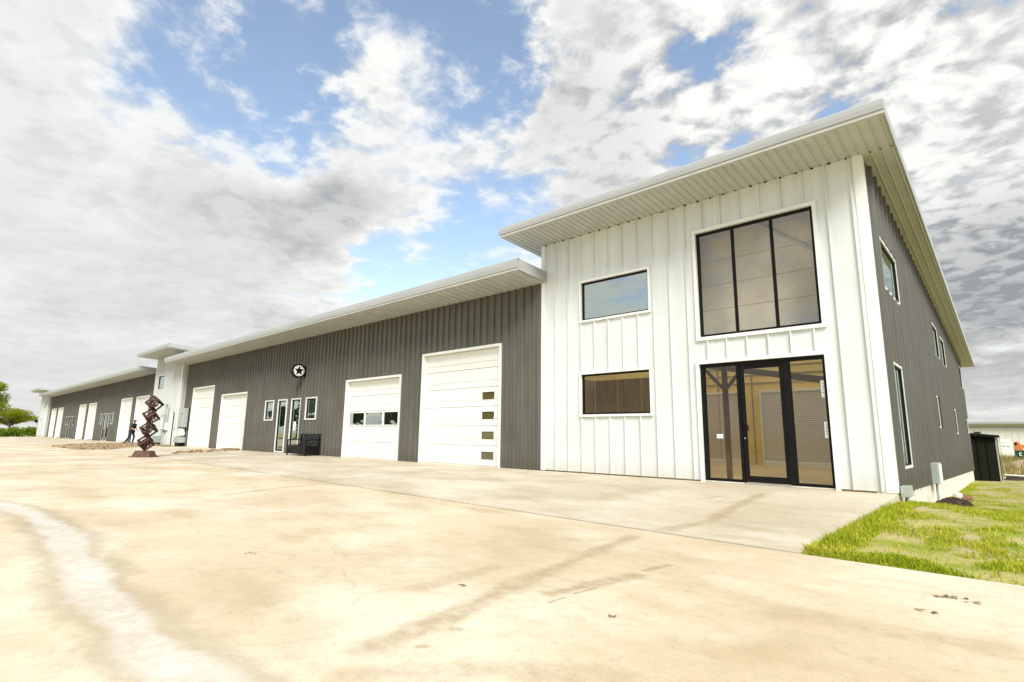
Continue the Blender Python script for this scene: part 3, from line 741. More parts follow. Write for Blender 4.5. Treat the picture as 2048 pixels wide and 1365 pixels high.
# what one sees through the glass: an unfinished hall
BY = 9.0
MB().box(AL+0.05, -0.05, 0.15, BY, -0.02, 0.003).build('interior_floor', M['floor_int'], TA)
ib = MB(); ib.quad((AL+0.05, BY, 0), (-0.05, BY, 0), (-0.05, BY, 6.0), (AL+0.05, BY, 6.0)); ib.build('interior_wall', M['tan_int'], TA)
ib = MB(); ib.quad((AL+0.06, 0.05, 0), (AL+0.06, BY, 0), (AL+0.06, BY, 6.4), (AL+0.06, 0.05, 6.4)); ib.build('interior_wall', M['tan_int'], TA)
MB().box(AL+0.07, AL+0.10, 0.15, 2.5, 0.0, 2.66).build('partition_panel', M['partition'], TA)
for k in range(4):
    MB().box(AL+0.12+k*0.80, AL+0.12+(k+1)*0.80-0.03, 2.5, 2.54, 0.0, 2.66).build('partition_panel', M['partition'], TA)
for k in range(6):
    z0_, z1_ = 2.76+0.595*k, 2.76+0.595*(k+1)-0.012
    MB().box(AL+0.06, -0.05, 0.70, 0.73, z0_, z1_).build('liner_panel', M['liner'], TA)
MB().box(AL+0.06, -0.05, 0.725, 0.75, 2.70, 6.3).build('liner_backing', M['soffit_dark'], TA)
MB().box(AL+0.06, -0.05, 0.10, 0.75, 2.68, 2.75).build('mezzanine_floor', M['floor_int'], TA)
czf = lambda y: 6.36-0.0578*y
def ceil_piece(u0, u1, ya, ye): MB().quad((u0, ya, czf(ya)), (u1, ya, czf(ya)), (u1, ye, czf(ye)), (u0, ye, czf(ye))).build('ceiling', M['ceil_int'], TA)
ceil_piece(AL+0.05, -0.03, 0.03, FILL_RL[0][0]); ceil_piece(AL+0.05, -0.03, FILL_RL[0][1], BY)
cxs = [AL+0.05]+[v for q in FILL_RL[1] for v in q]+[-0.03]
for u0, u1 in zip(cxs[0::2], cxs[1::2]): ceil_piece(u0, u1, *FILL_RL[0])
for k in range(7):
    yy = 0.7+k*1.25; zc = 6.33-SL*yy
    MB().box(AL+0.06, -0.04, yy, yy+0.05, zc-0.10, zc).build('purlin', M['ceil_int'], TA)
for zz_ in (2.95, 3.25, 3.55, 3.9):
    MB().box(AL+0.06, -0.05, BY-0.04, BY-0.01, zz_, zz_+0.03).build('girt', M['soffit_dark'], TA)
for xx in (-6.6, -5.35):
    MB().box(xx, xx+0.03, BY-0.05, BY-0.01, 0, 5.7).build('girt', M['soffit_dark'], TA)
for (a, bq) in ((-7.9, -5.75), (-5.0, -1.2)):
    dn = sub('interior_door', TA)
    mb = MB(); nn = 34
    for k in range(nn):
        z0_, z1_ = 0.16+2.44*k/nn, 0.16+2.44*(k+1)/nn
        zm_ = z1_-0.018
        mb.quad((a, BY-0.07, z0_), (bq, BY-0.07, z0_), (bq, BY-0.025, zm_), (a, BY-0.025, zm_))
    mb.build('slat_curtain', M['pvc'], dn)
    fb = MB(); fb.box(a-0.07, a, BY-0.10, BY-0.01, 0, 2.68); fb.box(bq, bq+0.07, BY-0.10, BY-0.01, 0, 2.68); fb.box(a, bq, BY-0.10, BY-0.01, 2.60, 2.68); fb.build('frame', M['white_trim'], dn)
    MB().box(a, bq, BY-0.09, BY-0.02, 0.0, 0.16).build('bottom_bar', M['door'], dn)
cf = MB(); cf.bar((-3.32, 1.1, 0), (-3.32, 1.1, 2.67), 0.10, 0.10, (0, 1, 0)); cf.build('steel_column', M['red_iron'], TA)
cf = MB(); cf.bar((-3.32, 1.1, 2.05), (-3.85, 1.1, 2.66), 0.07, 0.07, (0, 1, 0)); cf.bar((-3.32, 1.1, 2.05), (-2.80, 1.1, 2.66), 0.07, 0.07, (0, 1, 0)); cf.build('knee_brace', M['red_iron'], TA)
cf = MB(); cf.bar((-6.4, 7.5, 3.55), (-1.0, 3.2, 2.25), 0.14, 0.18); cf.build('raking_beam', M['red_iron'], TA)
cf = MB(); cf.tube([(-5.6, 7.6, 3.45), (-4.4, 7.6, 3.45), (-4.4, 7.6, 4.0), (-2.2, 7.6, 4.0)], 0.05); cf.build('service_pipe', M['black'], TA)
cf = MB(); cf.cyl((-2.3, 0.66, 5.9), (-0.7, 0.66, 4.6), 0.025); cf.build('brace_rod', M['steel'], TA)

# ------------------------------------------------------------------ first wing
W1 = thing('workshop_wing', (-23, 0, 0), 'long bronze grey metal workshop wing with four white garage doors and a bench', 'building', 'grey workshop wings')
opsW = [(-13.46, -9.62, -1, 3.72), (-18.45, -14.66, -1, 3.10), (-32.04, -28.31, -1, 3.08), (-37.03, -33.29, -1, 3.70),
        (-26.06, -25.09, 1.52, 2.52), (-24.63, -23.66, -1, 2.52), (-23.22, -22.27, -1, 2.52), (-21.81, -20.81, 1.52, 2.52)]
WL1 = -38.41
panel_wall(W1, 'wall_panel', M['grey'], F0, WL1+0.05, AL-0.03, 0.02, ZS_W+0.02, opsW, 0.305, RIB_G, phase=-9.33)
mbox(MB(), F0, AL-0.10, AL-0.022, 0.0, 0.045, 0.02, ZS_W).build('end_trim', M['grey'], W1)
garage_door(W1, F0, -13.46, -9.62, 3.72, 6, [(-10.58, -10.03, 0.20+0.61*k, 0.44+0.61*k, M['glass_olive']) for k in range(4)])
garage_door(W1, F0, -18.45, -14.66, 3.10, 5, [(-18.28, -17.22, 1.28, 1.75, M['glass_door']), (-17.12, -15.98, 1.28, 1.75, M['glass_door']), (-15.88, -14.90, 1.28, 1.75, M['glass_door'])])
garage_door(W1, F0, -32.04, -28.31, 3.08, 5, plate=(-28.9, -28.42, 1.39, 1.64))
garage_door(W1, F0, -37.03, -33.29, 3.70, 6, plate=(-33.85, -33.4, 1.41, 1.66))
for (a, bq, lo) in ((-26.06, -25.09, 1.52), (-24.63, -23.66, 0.02), (-23.22, -22.27, 0.02), (-21.81, -20.81, 1.52)):
    window(W1, F0, a, bq, lo, 2.52, M['glass_sky'] if lo > 1 else M['glass_door'], 0, 0.055, 0.035, 0.06, 0.05)
mbox(MB(), F0, -22.95, -22.72, -0.035, -0.031, 1.05, 1.45).build('notice', M['paper'], W1)
MB().box(WL1, AL-0.012, 0.06, 0.20, -0.2, 0.019).build('base_sill', M['foundation'], W1)
MB().box(WL1, AL-0.012, 24.0, 24.05, 0, 3.7).build('rear_wall', M['grey'], W1)
shed_roof(W1, -39.2, -7.88, 1.30, ZS_W, 0.075, 24.3, 0.33, 0.305, WL1, AL, joined=True)
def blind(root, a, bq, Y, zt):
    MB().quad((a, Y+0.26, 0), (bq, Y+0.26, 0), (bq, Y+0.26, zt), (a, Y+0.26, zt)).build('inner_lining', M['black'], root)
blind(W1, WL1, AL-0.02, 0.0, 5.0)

# ------------------------------------------------------------------ middle tower, second wing, far tower
def small_tower(name, x0, x1, zs, label, wins, d=0.35):
    T = thing(name, ((x0+x1)/2, 0, 0), label, 'building', 'white towers of the workshop row')
    F = front(-d)
    panel_wall(T, 'front_wall', M['white_shaded'], F, x0+0.1, x1-0.1, 0.02, zs, [q[:4] for q in wins], 0.43, (0.17, 0.09, 0.10), phase=x0, joined=True)
    panel_wall(T, 'return_wall', M['white_shaded'], side(x1), -d+0.02, 6.0, 0.02, lambda y: zs-SL*(y+d), [], 0.305, (0.05, 0.03, 0.035), phase=0.1, joined=True)
    MB().hexa([(x0, -d, 0), (x0+0.02, -d, 0), (x0+0.02, 12, 0), (x0, 12, 0), (x0, -d, zs), (x0+0.02, -d, zs), (x0+0.02, 12, zs-SL*12), (x0, 12, zs-SL*12)]).build('gable_wall', M['white'], T)
    for xx in (x0, x1-0.1):
        MB().box(xx-0.012, xx+0.112, -d-0.05, -d+0.02, 0.02, zs-0.005).build('corner_trim', M['white_trim'], T)
    for q in wins: window(T, F, *q[:4], M[q[4]], 0, 0.07, 0.05, 0.06, 0.05)
    shed_roof(T, x0-0.65, x1+0.68, 1.25, zs, SL, 12.0, 0.27, 0.305, x0, x1, Y=-d, joined=True)
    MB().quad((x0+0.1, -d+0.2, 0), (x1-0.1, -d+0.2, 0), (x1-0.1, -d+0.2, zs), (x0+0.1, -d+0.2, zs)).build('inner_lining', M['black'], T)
    return T
TB = small_tower('office_tower', -44.4, -38.41, 6.20, 'white metal tower with electrical conduits, behind the rusted sculpture', [(-43.75, -42.05, 3.83, 4.92, 'glass_sky')])
W2 = thing('workshop_wing', (-68, 0, 0), 'farther bronze grey workshop wing with six white garage doors beyond the walking person', 'building', 'grey workshop wings')
ds = [(-50.45, -46.72), (-55.23, -51.49), (-68.41, -64.68), (-73.26, -69.53), (-86.4, -82.65), (-91.34, -87.59)]
ws = [(-62.6, -61.65, 1.52, 2.50), (-61.2, -60.25, 0.02, 2.50), (-59.85, -58.85, 0.02, 2.50), (-58.4, -57.45, 1.52, 2.50),
      (-80.5, -79.5, 1.52, 2.50), (-79.0, -78.05, 0.02, 2.50), (-77.6, -76.75, 0.02, 2.50), (-76.35, -75.4, 1.52, 2.50)]
opsW2 = [(a, bq, -1, 3.66) for a, bq in ds]+[(a, bq, lo if lo > 1 else -1, hi) for a, bq, lo, hi in ws]
panel_wall(W2, 'front_wall', M['grey'], F0, -92.75, -44.43, 0.02, 5.29, opsW2, 0.305, RIB_G, phase=-60, joined=True)
for a, bq in ds: garage_door(W2, F0, a, bq, 3.66, 6)
for q in ws: window(W2, F0, *q, M['glass_door'], 0, 0.05, 0.03, 0.03, 0.04)
MB().box(-92.75, -44.43, 24.0, 24.05, 0, 3.7).build('rear_wall', M['grey'], W2)
shed_roof(W2, -94.0, -45.3, 1.30, 5.27, 0.075, 24.3, 0.33, 0.305, -92.75, -45.2, joined=True)
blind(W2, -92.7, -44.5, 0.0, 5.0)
MB().box(-45.34, -44.42, -0.02, 24.0, 5.20, 5.55).build('roof_infill', M['roofing'], W2)
TCW = thing('office_tower', (-95.8, 0, 0), 'small distant white tower at the far end of the row beside the hedge', 'building', 'white towers of the workshop row')
bpy.data.objects.remove(TCW)
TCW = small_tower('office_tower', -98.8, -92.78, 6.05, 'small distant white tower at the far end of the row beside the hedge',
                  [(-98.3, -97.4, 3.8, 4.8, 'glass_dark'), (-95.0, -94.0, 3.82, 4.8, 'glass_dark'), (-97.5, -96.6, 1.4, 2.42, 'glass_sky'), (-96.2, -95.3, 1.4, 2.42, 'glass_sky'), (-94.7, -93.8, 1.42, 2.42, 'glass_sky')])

# ------------------------------------------------------------------ small things on the walls
# round star sign on a bracket
sg = thing('hanging_sign', (-22.08, 0, 3.72), 'round black and white star sign on a wall bracket above the glass doors', 'sign')
cx, cy, cz, rs = -22.08, -0.37, 3.72, 0.32
MB().cyl((cx-0.10, cy, cz), (cx+0.09, cy, cz), rs, n=40).build('drum', M['black_metal'], sg)
MB().cyl((cx+0.09, cy, cz), (cx+0.10, cy, cz), rs*0.78, n=40).build('face', M['paper'], sg)
st = MB(); pts = []
for k in range(10):
    r_ = rs*(0.76 if k % 2 == 0 else 0.33); a = math.pi/2+k*math.pi/5; pts.append((cy+r_*math.cos(a), cz+r_*math.sin(a)))
for x0_, x1_ in ((cx+0.10, cx+0.106),):
    vs = [(x1_, *p) for p in pts]+[(x1_, cy, cz)]
    st.add(vs, [(k, (k+1) % 10, 10) for k in range(10)])
st.build('star', M['black_metal'], sg)
ch = MB()
for k in range(5):
    a = math.pi/2+math.pi/5+k*2*math.pi/5
    for da in (-0.16, 0.16):
        p = (cy+rs*0.64*math.cos(a+da), cz+rs*0.64*math.sin(a+da)); q = (cy+rs*0.74*math.cos(a+da), cz+rs*0.74*math.sin(a+da))
        ch.bar((cx+0.104, *p), (cx+0.104, *q), 0.030, 0.006, (1, 0, 0))
ch.build('lettering', M['black_metal'], sg)
bk = MB(); bk.bar((cx, 0.0, cz+0.14), (cx, cy, cz+0.14), 0.03, 0.04); bk.bar((cx, 0.0, cz-0.14), (cx, cy, cz-0.14), 0.03, 0.04); bk.box(cx-0.05, cx+0.05, -0.055, -0.03, cz-0.25, cz+0.25)
bk.bar((cx, -0.06, cz-0.25), (cx, -0.06, cz+0.25), 0.03, 0.03, (0, 1, 0)); bk.build('bracket', M['black_metal'], sg)

# bench
bn = thing('bench', (-20.9, -0.45, 0), 'black slatted metal bench against the grey wall beside the glass doors', 'bench')
bx0, bx1 = -21.72, -20.08; gzb = con_z(0, -0.5)
for k in range(11):
    xx = bx0+0.10+(bx1-bx0-0.20)*k/10
    MB().bar((xx, -0.20, 0.47), (xx, -0.12, 0.86), 0.045, 0.014, (0, 1, 0)).build('back_slat', M['black_metal'], bn)
for k in range(6):
    yy = -0.74+k*0.10
    MB().box(bx0+0.04, bx1-0.04, yy, yy+0.075, 0.425, 0.447).build('seat_slat', M['black_metal'], bn)
rl = MB(); rl.bar((bx0+0.03, -0.115, 0.87), (bx1-0.03, -0.115, 0.87), 0.05, 0.06); rl.bar((bx0+0.03, -0.205, 0.50), (bx1-0.03, -0.205, 0.50), 0.04, 0.05); rl.build('back_rail', M['black_metal'], bn)
MB().box(bx0+0.04, bx1-0.04, -0.755, -0.735, 0.06, 0.40).build('apron_panel', M['black_metal'], bn)
for xx in (bx0, bx1):
    a = MB(); a.bar((xx, -0.76, 0.64), (xx, -0.14, 0.66), 0.05, 0.04); a.build('armrest', M['black_metal'], bn)
    for yy in (-0.74, -0.16):
        MB().bar((xx, yy, con_z(0, yy)), (xx, yy, 0.64 if yy < -0.5 else 0.88), 0.05, 0.05, (0, 1, 0)).build('leg', M['black_metal'], bn)
    MB().box(xx-0.012, xx+0.012, -0.72, -0.18, 0.06, 0.40).build('end_panel', M['black_metal'], bn)

# electrical and gas gear on the middle tower
YB = -0.35
eq = thing('electric_meter', (-40.5, YB, 0), 'grey electric meter cabinet with looped conduit on the middle tower', 'meter')
MB().box(-40.95, -40.35, YB-0.28, YB-0.02, 1.02, 2.05).build('cabinet', M['box_grey'], eq, bevel=0.015)
MB().box(-40.80, -40.50, YB-0.31, YB-0.28, 1.10, 1.85).build('cover', M['paper'], eq)
MB().box(-40.30, -40.02, YB-0.20, YB-0.02, 1.02, 1.50).build('switch_box', M['white_trim'], eq)
lp = MB(); lp.tube([(-40.62, YB-0.14, 2.05), (-40.62, YB-0.14, 2.55)]+[(-40.37-0.25*math.cos(math.pi*k/8), YB-0.14, 2.55+0.22*math.sin(math.pi*k/8)) for k in range(9)]+[(-40.12, YB-0.14, 1.5)], 0.05)
lp.build('conduit_loop', M['conduit'], eq)
lp = MB(); lp.tube([(-40.62, YB-0.14, 1.02), (-40.62, YB-0.14, 0.02)], 0.07); lp.build('lower_conduit', M['conduit'], eq)
lp = MB(); lp.tube([(-41.05, YB-0.10, 1.1), (-41.15, YB-0.10, 0.5)], 0.025); lp.build('ground_wire', M['conduit'], eq)
db = thing('service_door', (-39.1, YB, 0), 'cream service panel with dark edge pipe on the middle tower corner', 'panel')
MB().box(-39.75, -38.95, YB-0.06, YB-0.045, 0.05, 2.12).build('panel', M['white_trim'], db, bevel=0.006)
MB().cyl((-38.88, YB-0.10, 0.02), (-38.88, YB-0.10, 2.2), 0.04).build('edge_pipe', M['black_metal'], db)
tb = thing('utility_box', (-41.9, YB-0.3, 0), 'low pale green utility box at the foot of the middle tower', 'utility box')
MB().box(-42.9, -41.35, YB-0.62, YB-0.08, 0.16, 0.58).build('housing', M['box_grey'], tb, bevel=0.02)
MB().box(-42.85, -41.4, YB-0.58, YB-0.1, con_z(0, -1), 0.16).build('plinth', M['black_metal'], tb)
MB().box(-41.33, -40.95, YB-0.50, YB-0.08, 0.18, 0.62).build('side_cabinet', M['steel'], tb)
pc = thing('electrical_panel', (-37.6, 0, 0), 'pale grey electrical panel beside the leftmost tall garage door of the near wing', 'cabinet')
MB().box(-38.28, -37.40, -0.34, -0.04, 1.20, 2.42).build('cabinet', M['box_grey'], pc, bevel=0.012)
MB().box(-38.22, -37.46, -0.36, -0.34, 1.26, 2.36).build('cover', M['steel'], pc)
MB().cyl((-37.28, -0.06, 1.0), (-37.28, -0.06, 2.45), 0.035).build('riser', M['black_metal'], pc)
MB().box(-37.62, -37.56, -0.385, -0.36, 2.05, 2.13).build('latch', M['black_metal'], pc)
gs = thing('gas_meter', (-37.6, -0.3, 0), 'white gas meters with piping under the electrical panel', 'meter')
for xx in (-38.05, -37.62):
    MB().cyl((xx, -0.36, 0.78), (xx, -0.12, 0.78), 0.17, n=16).build('meter_drum', M['white_trim'], gs)
    MB().box(xx-0.10, xx+0.10, -0.32, -0.14, 0.92, 1.12).build('regulator', M['paper'], gs)
g2 = MB(); g2.tube([(-38.7, -0.40, 1.12), (-38.3, -0.22, 1.13), (-37.5, -0.22, 1.13)], 0.03); g2.build('supply_pipe', M['copper'], gs)
MB().box(-38.2, -37.36, -0.5, -0.06, 0.24, 0.58).build('meter_vault', M['steel'], gs)
MB().box(-38.1, -37.45, -0.44, -0.1, con_z(0, -.3), 0.24).build('vault_foot', M['black_metal'], gs)
wl = thing('wall_lamp', (-99.0, -0.6, 2.0), 'dark lamp on an arm at the outer edge of the far tower', 'lamp')
MB().box(-99.4, -98.9, -0.75, -0.4, 1.95, 2.3).build('lamp_head', M['black_metal'], wl)
MB().bar((-98.85, -0.38, 1.6), (-99.05, -0.55, 1.98), 0.05, 0.05).build('arm', M['black_metal'], wl)

# boxes on the gable
jb = thing('junction_cabinet', (0.1, 5.5, 0), 'grey green electrical cabinet with pipe on the dark gable wall', 'cabinet')
MB().box(0.03, 0.19, 5.15, 5.85, -0.09, 0.40).build('cabinet', M['box_grey'], jb, bevel=0.008)
MB().box(0.192, 0.202, 5.19, 5.81, -0.07, 0.37).build('cover', M['pvc'], jb)
MB().cyl((0.10, 5.40, -0.75), (0.10, 5.40, -0.09), 0.03).build('conduit', M['conduit'], jb)
j2 = thing('meter_box', (0.1, 0.35, 0), 'small pale grey meter box on a stub pipe at the white tower corner', 'meter box')
MB().box(0.03, 0.165, 0.10, 0.52, -0.05, 0.135).build('box', M['box_grey'], j2, bevel=0.006)
MB().cyl((0.09, 0.30, -0.42), (0.09, 0.30, -0.05), 0.032).build('stub_pipe', M['conduit'], j2)

# ------------------------------------------------------------------ rusted sculpture
SX, SY = -23.9, -5.5
SZ = con_z(SX, SY)
sc = thing('sculpture', (SX, SY, SZ), 'rusted steel sculpture of stacked tilted open cubes on the concrete', 'sculpture')
ux = Vector((0.74, 0.67, 0)); uy = Vector((-0.67, 0.74, 0)); org = Vector((SX, SY, SZ))
def S(a, bq, z): return org+ux*a+uy*bq+Vector((0, 0, z))
bs = MB(); pb = [S(-.44, -.26, 0.0), S(.42, -.26, 0), S(.42, .26, 0), S(-.44, .26, 0), S(-.44, -.26, .045), S(.42, -.26, .045), S(.42, .26, .045), S(-.44, .26, .045)]
bs.hexa(pb); bs.build('base_plate', M['rust_base'], sc)
bs = MB(); bs.hexa([S(-.36, -.22, .045), S(.36, -.22, .045), S(.36, .22, .045), S(-.36, .22, .045), S(-.28, -.16, .25), S(.28, -.16, .25), S(.28, .16, .25), S(-.28, .16, .25)]); bs.build('plinth', M['rust_base'], sc)
def cube_frame(center, size, rot, wd, mt, rail=True):
    mb = MB(); h = size/2
    R = rot.to_matrix()
    def T(x, y, z):
        return center + ux*(R @ Vector((x, y, z)))[0] + uy*(R @ Vector((x, y, z)))[1] + Vector((0, 0, 1))*(R @ Vector((x, y, z)))[2]
    cs = [(-h, -h), (h, -h), (h, h), (-h, h)]
    for ax in range(3):
        for (p, q) in cs:
            a = [0, 0, 0]; bq = [0, 0, 0]
            a[ax], bq[ax] = -h-wd/2, h+wd/2
            o1, o2 = [i for i in range(3) if i != ax]
            a[o1] = bq[o1] = p; a[o2] = bq[o2] = q
            A, B = T(*a), T(*bq); upv = T(*[v*2 for v in (a[0] if ax != 0 else 0, a[1] if ax != 1 else 0, a[2] if ax != 2 else 0)])-center
            mb.bar(A, B, wd, wd, upv.normalized())
    if rail:
        for u in (-h*0.33, h*0.33): mb.bar(T(u, -h, -h), T(u, -h, h), wd*0.8, wd*0.5, (ux+uy))
    return mb.build('cube_frame', mt, sc, label=None)
rots = [Euler((rad(38), rad(-38), rad(20))), Euler((rad(-30), rad(40), rad(-28))), Euler((rad(36), rad(-36), rad(32))), Euler((rad(-28), rad(34), rad(-20)))]
cs_ = [(0.0, 0.57), (0.05, 1.09), (0.08, 1.61), (0.15, 2.12)]
for k, ((a, z), r_) in enumerate(zip(cs_, rots)):
    cube_frame(S(a, 0, z), 0.335, r_, 0.066, M['rust'] if k % 2 else M['rust_red'])
    ring = MB(); n = 18; R = r_.to_matrix()
    pr_ = []
    for j in range(n+1):
        v = R @ Vector((0.15*math.cos(2*math.pi*j/n), 0.0, 0.15*math.sin(2*math.pi*j/n)))
        pr_.append(S(a, 0, z)+ux*v[0]+uy*v[1]+Vector((0, 0, v[2])))
    ring.tube(pr_, 0.030, 6)
    v1 = R @ Vector((0.2, 0, 0)); v2 = R @ Vector((-0.2, 0, 0))
    ring.bar(S(a, 0, z)+ux*v1[0]+uy*v1[1]+Vector((0, 0, v1[2])), S(a, 0, z)+ux*v2[0]+uy*v2[1]+Vector((0, 0, v2[2])), 0.05, 0.02)
    ring.build('inner_ring', M['rust_base'] if k % 2 else M['rust'], sc)
lk = MB()
for k in range(3):
    a0_, z0_ = cs_[k]; a1_, z1_ = cs_[k+1]
    lk.bar(S(a0_, 0, z0_), S(a1_, 0, z1_), 0.05, 0.05)
lk.bar(S(-0.02, 0, 0.24), S(0.0, 0, 0.6), 0.06, 0.06); lk.build('spine', M['rust'], sc)

# ------------------------------------------------------------------ walking person
def skin_mesh(name, verts, edges, radii, material, parent, root=0):
    me = bpy.data.meshes.new(name); off = LOC[parent.name]
    me.from_pydata([(v[0]-off[0], v[1]-off[1], v[2]-off[2]) for v in verts], edges, [])
    o = bpy.data.objects.new(name, me); C.objects.link(o); o.parent = parent; LOC[o.name] = off
    import bmesh
    bm = bmesh.new(); bm.from_mesh(me); bm.verts.layers.skin.verify(); bm.to_mesh(me); bm.free()
    sm = o.modifiers.new('skin', 'SKIN'); sm.use_smooth_shade = True
    for i, r_ in enumerate(radii):
        me.skin_vertices[0].data[i].radius = (r_, r_) if not isinstance(r_, tuple) else r_
    me.skin_vertices[0].data[root].use_root = True
    ss = o.modifiers.new('smooth', 'SUBSURF'); ss.levels = 1; ss.render_levels = 2
    me.materials.append(material); return o
PX, PY = -46.2, -1.0; PZ = con_z(PX, PY)
pe = thing('person', (PX, PY, PZ), 'person in red cap, dark shirt and jeans walking beside the garage doors', 'person')
hd = Vector((0.80, 0.60, 0)); lt = Vector((-0.60, 0.80, 0)); po_ = Vector((PX, PY, PZ))
def H(f, l, z): return tuple(po_+hd*f+lt*l+Vector((0, 0, z)))
skin_mesh('torso', [H(0, 0, .93), H(.02, 0, 1.10), H(.05, 0, 1.30), H(.07, 0, 1.43), H(.08, .17, 1.42), H(.03, .24, 1.16), H(.08, -.17, 1.42), H(.10, -.24, 1.17), H(.09, 0, 1.50)],
          [(0, 1), (1, 2), (2, 3), (3, 4), (4, 5), (3, 6), (6, 7), (3, 8)], [(.15, .12), (.16, .125), (.17, .13), (.12, .10), .075, .06, .075, .06, .07], M['shirt'], pe)
skin_mesh('trousers', [H(0, 0, .95), H(0, .09, .90), H(.12, .10, .52), H(.05, .10, .10), H(0, -.09, .90), H(-.08, -.10, .52), H(-.38, -.10, .14)],
          [(0, 1), (1, 2), (2, 3), (0, 4), (4, 5), (5, 6)], [(.15, .12), .10, .075, .06, .10, .075, .06], M['jeans'], pe)
skin_mesh('forearm', [H(.03, .24, 1.17), H(.22, .22, 1.02), H(.30, .21, 1.00), H(.35, .20, .99)], [(0, 1), (1, 2), (2, 3)], [.05, .04, .042, .025], M['skin'], pe)
skin_mesh('forearm', [H(.10, -.24, 1.18), H(.28, -.22, 1.05), H(.36, -.21, 1.02), H(.41, -.20, 1.01)], [(0, 1), (1, 2), (2, 3)], [.05, .04, .042, .025], M['skin'], pe)
skin_mesh('head', [H(.09, 0, 1.48), H(.11, 0, 1.56), H(.125, 0, 1.645), H(.225, 0, 1.60)], [(0, 1), (1, 2), (2, 3)], [.055, .075, .10, .022], M['skin'], pe)
cp = MB(); n = 12
for j in range(5):
    ph = j/4*math.pi/2; r_ = 0.115*math.cos(ph)
    for k in range(n):
        a = 2*math.pi*k/n; cp.v.append(H(.12+r_*math.cos(a)*1.08, r_*math.sin(a), 1.655+0.115*math.sin(ph)))
for j in range(4):
    for k in range(n): cp.f.append((j*n+k, j*n+(k+1) % n, (j+1)*n+(k+1) % n, (j+1)*n+k))
cp.add([H(.21, -.085, 1.665), H(.34, -.06, 1.645), H(.34, .06, 1.645), H(.21, .085, 1.665), H(.21, -.085, 1.68), H(.34, -.06, 1.655), H(.34, .06, 1.655), H(.21, .085, 1.68)], [(3, 2, 1, 0), (4, 5, 6, 7), (0, 1, 5, 4), (1, 2, 6, 5), (2, 3, 7, 6)])
cp.build('cap', M['cap_red'], pe, smooth=True)
for (f, l, tilt) in ((.05, .10, 0), (-.40, -.10, 1)):
    sh = MB(); z_ = 0.0 if not tilt else 0.04
    sh.hexa([H(f-.08, l-.05, z_), H(f+.18, l-.05, 0.0), H(f+.18, l+.05, 0.0), H(f-.08, l+.05, z_), H(f-.08, l-.045, z_+.11), H(f+.16, l-.04, .055), H(f+.16, l+.04, .055), H(f-.08, l+.045, z_+.11)])
    sh.build('shoe', M['black_metal'], pe)

# ------------------------------------------------------------------ rock beds
def rock_bed(outline, n, seed, label_kind):
    r_ = random.Random(seed); mb = MB()
    xs = [q[0] for q in outline]; ys = [q[1] for q in outline]
    def inside(x, y):
        c_ = False
        for (x1, y1), (x2, y2) in zip(outline, outline[1:]+outline[:1]):
            if (y1 > y) != (y2 > y) and x < (x2-x1)*(y-y1)/(y2-y1)+x1: c_ = not c_
        return c_
    k = 0
    while k < n:
        x, y = r_.uniform(min(xs), max(xs)), r_.uniform(min(ys), max(ys))
        if not inside(x, y): continue
        k += 1; s = r_.uniform(.06, .17); z = con_z(x, y)
        vs = []
        for (dx, dy, dz) in ((-1, -.8, 0), (.9, -1, 0), (1, .9, 0), (-.8, 1, 0), (-.5, -.4, .8), (.6, -.5, .9), (.4, .6, .7), (-.6, .5, .85)):
            vs.append((x+s*(dx+r_.uniform(-.3, .3)), y+s*(dy+r_.uniform(-.3, .3)), z-0.02+s*(dz+r_.uniform(-.15, .15))*0.9))
        mb.hexa(vs)
    o = mb.build('gravel', M['rock'], kind='stuff'); tag(o, label_kind, 'gravel'); return o
bed1 = [tuple(on_ground(*q, -0.07)[:2]) for q in [(106, 893.5), (150, 898.5), (215, 899.5), (270, 896), (315, 893.5), (300, 890.5), (200, 889.5), (140, 890.5)]]
rock_bed(bed1, 1000, 5, 'brown river rock bed in front of the middle tower')
bed2 = [tuple(on_ground(*q, -0.07)[:2]) for q in [(335, 908.5), (400, 907), (470, 904.5), (505, 902), (470, 901.5), (400, 904)]]
rock_bed(bed2, 150, 9, 'thin patch of brown rock before the two left garage doors')

# ------------------------------------------------------------------ lawn blades and litter by the gable
def blades(name, n, region, hgt, mt, seed, maxd=True):
    r_ = np.random.default_rng(seed); V = []; Fc = []
    k = 0
    while k < n:
        x, y, h_ = region(r_)
        if x is None: continue
        k += 1
        z = lawn_z(x, y)-0.01; a = r_.uniform(0, 2*math.pi); hh = h_*(0.4+1.35*r_.random()**2.4); wd = 0.004+0.010*hh*4*r_.uniform(.5, 1)
        lean = r_.uniform(.15, .9)*hh; bdir = r_.uniform(0, 2*math.pi)
        dx, dy = math.cos(a)*wd, math.sin(a)*wd; lx, ly = math.cos(bdir)*lean, math.sin(bdir)*lean
        i = len(V)
        V += [(x-dx, y-dy, z), (x+dx, y+dy, z), (x+dx*.7+lx*.35, y+dy*.7+ly*.35, z+hh*.62), (x-dx*.7+lx*.35, y-dy*.7+ly*.35, z+hh*.62), (x+lx, y+ly, z+hh)]
        Fc += [(i, i+1, i+2, i+3), (i+3, i+2, i+4)]
    me = bpy.data.meshes.new(name); me.from_pydata(V, [], Fc); me.materials.append(mt); me.update()
    o = bpy.data.objects.new(name, me); C.objects.link(o); o['kind'] = 'stuff'; return o
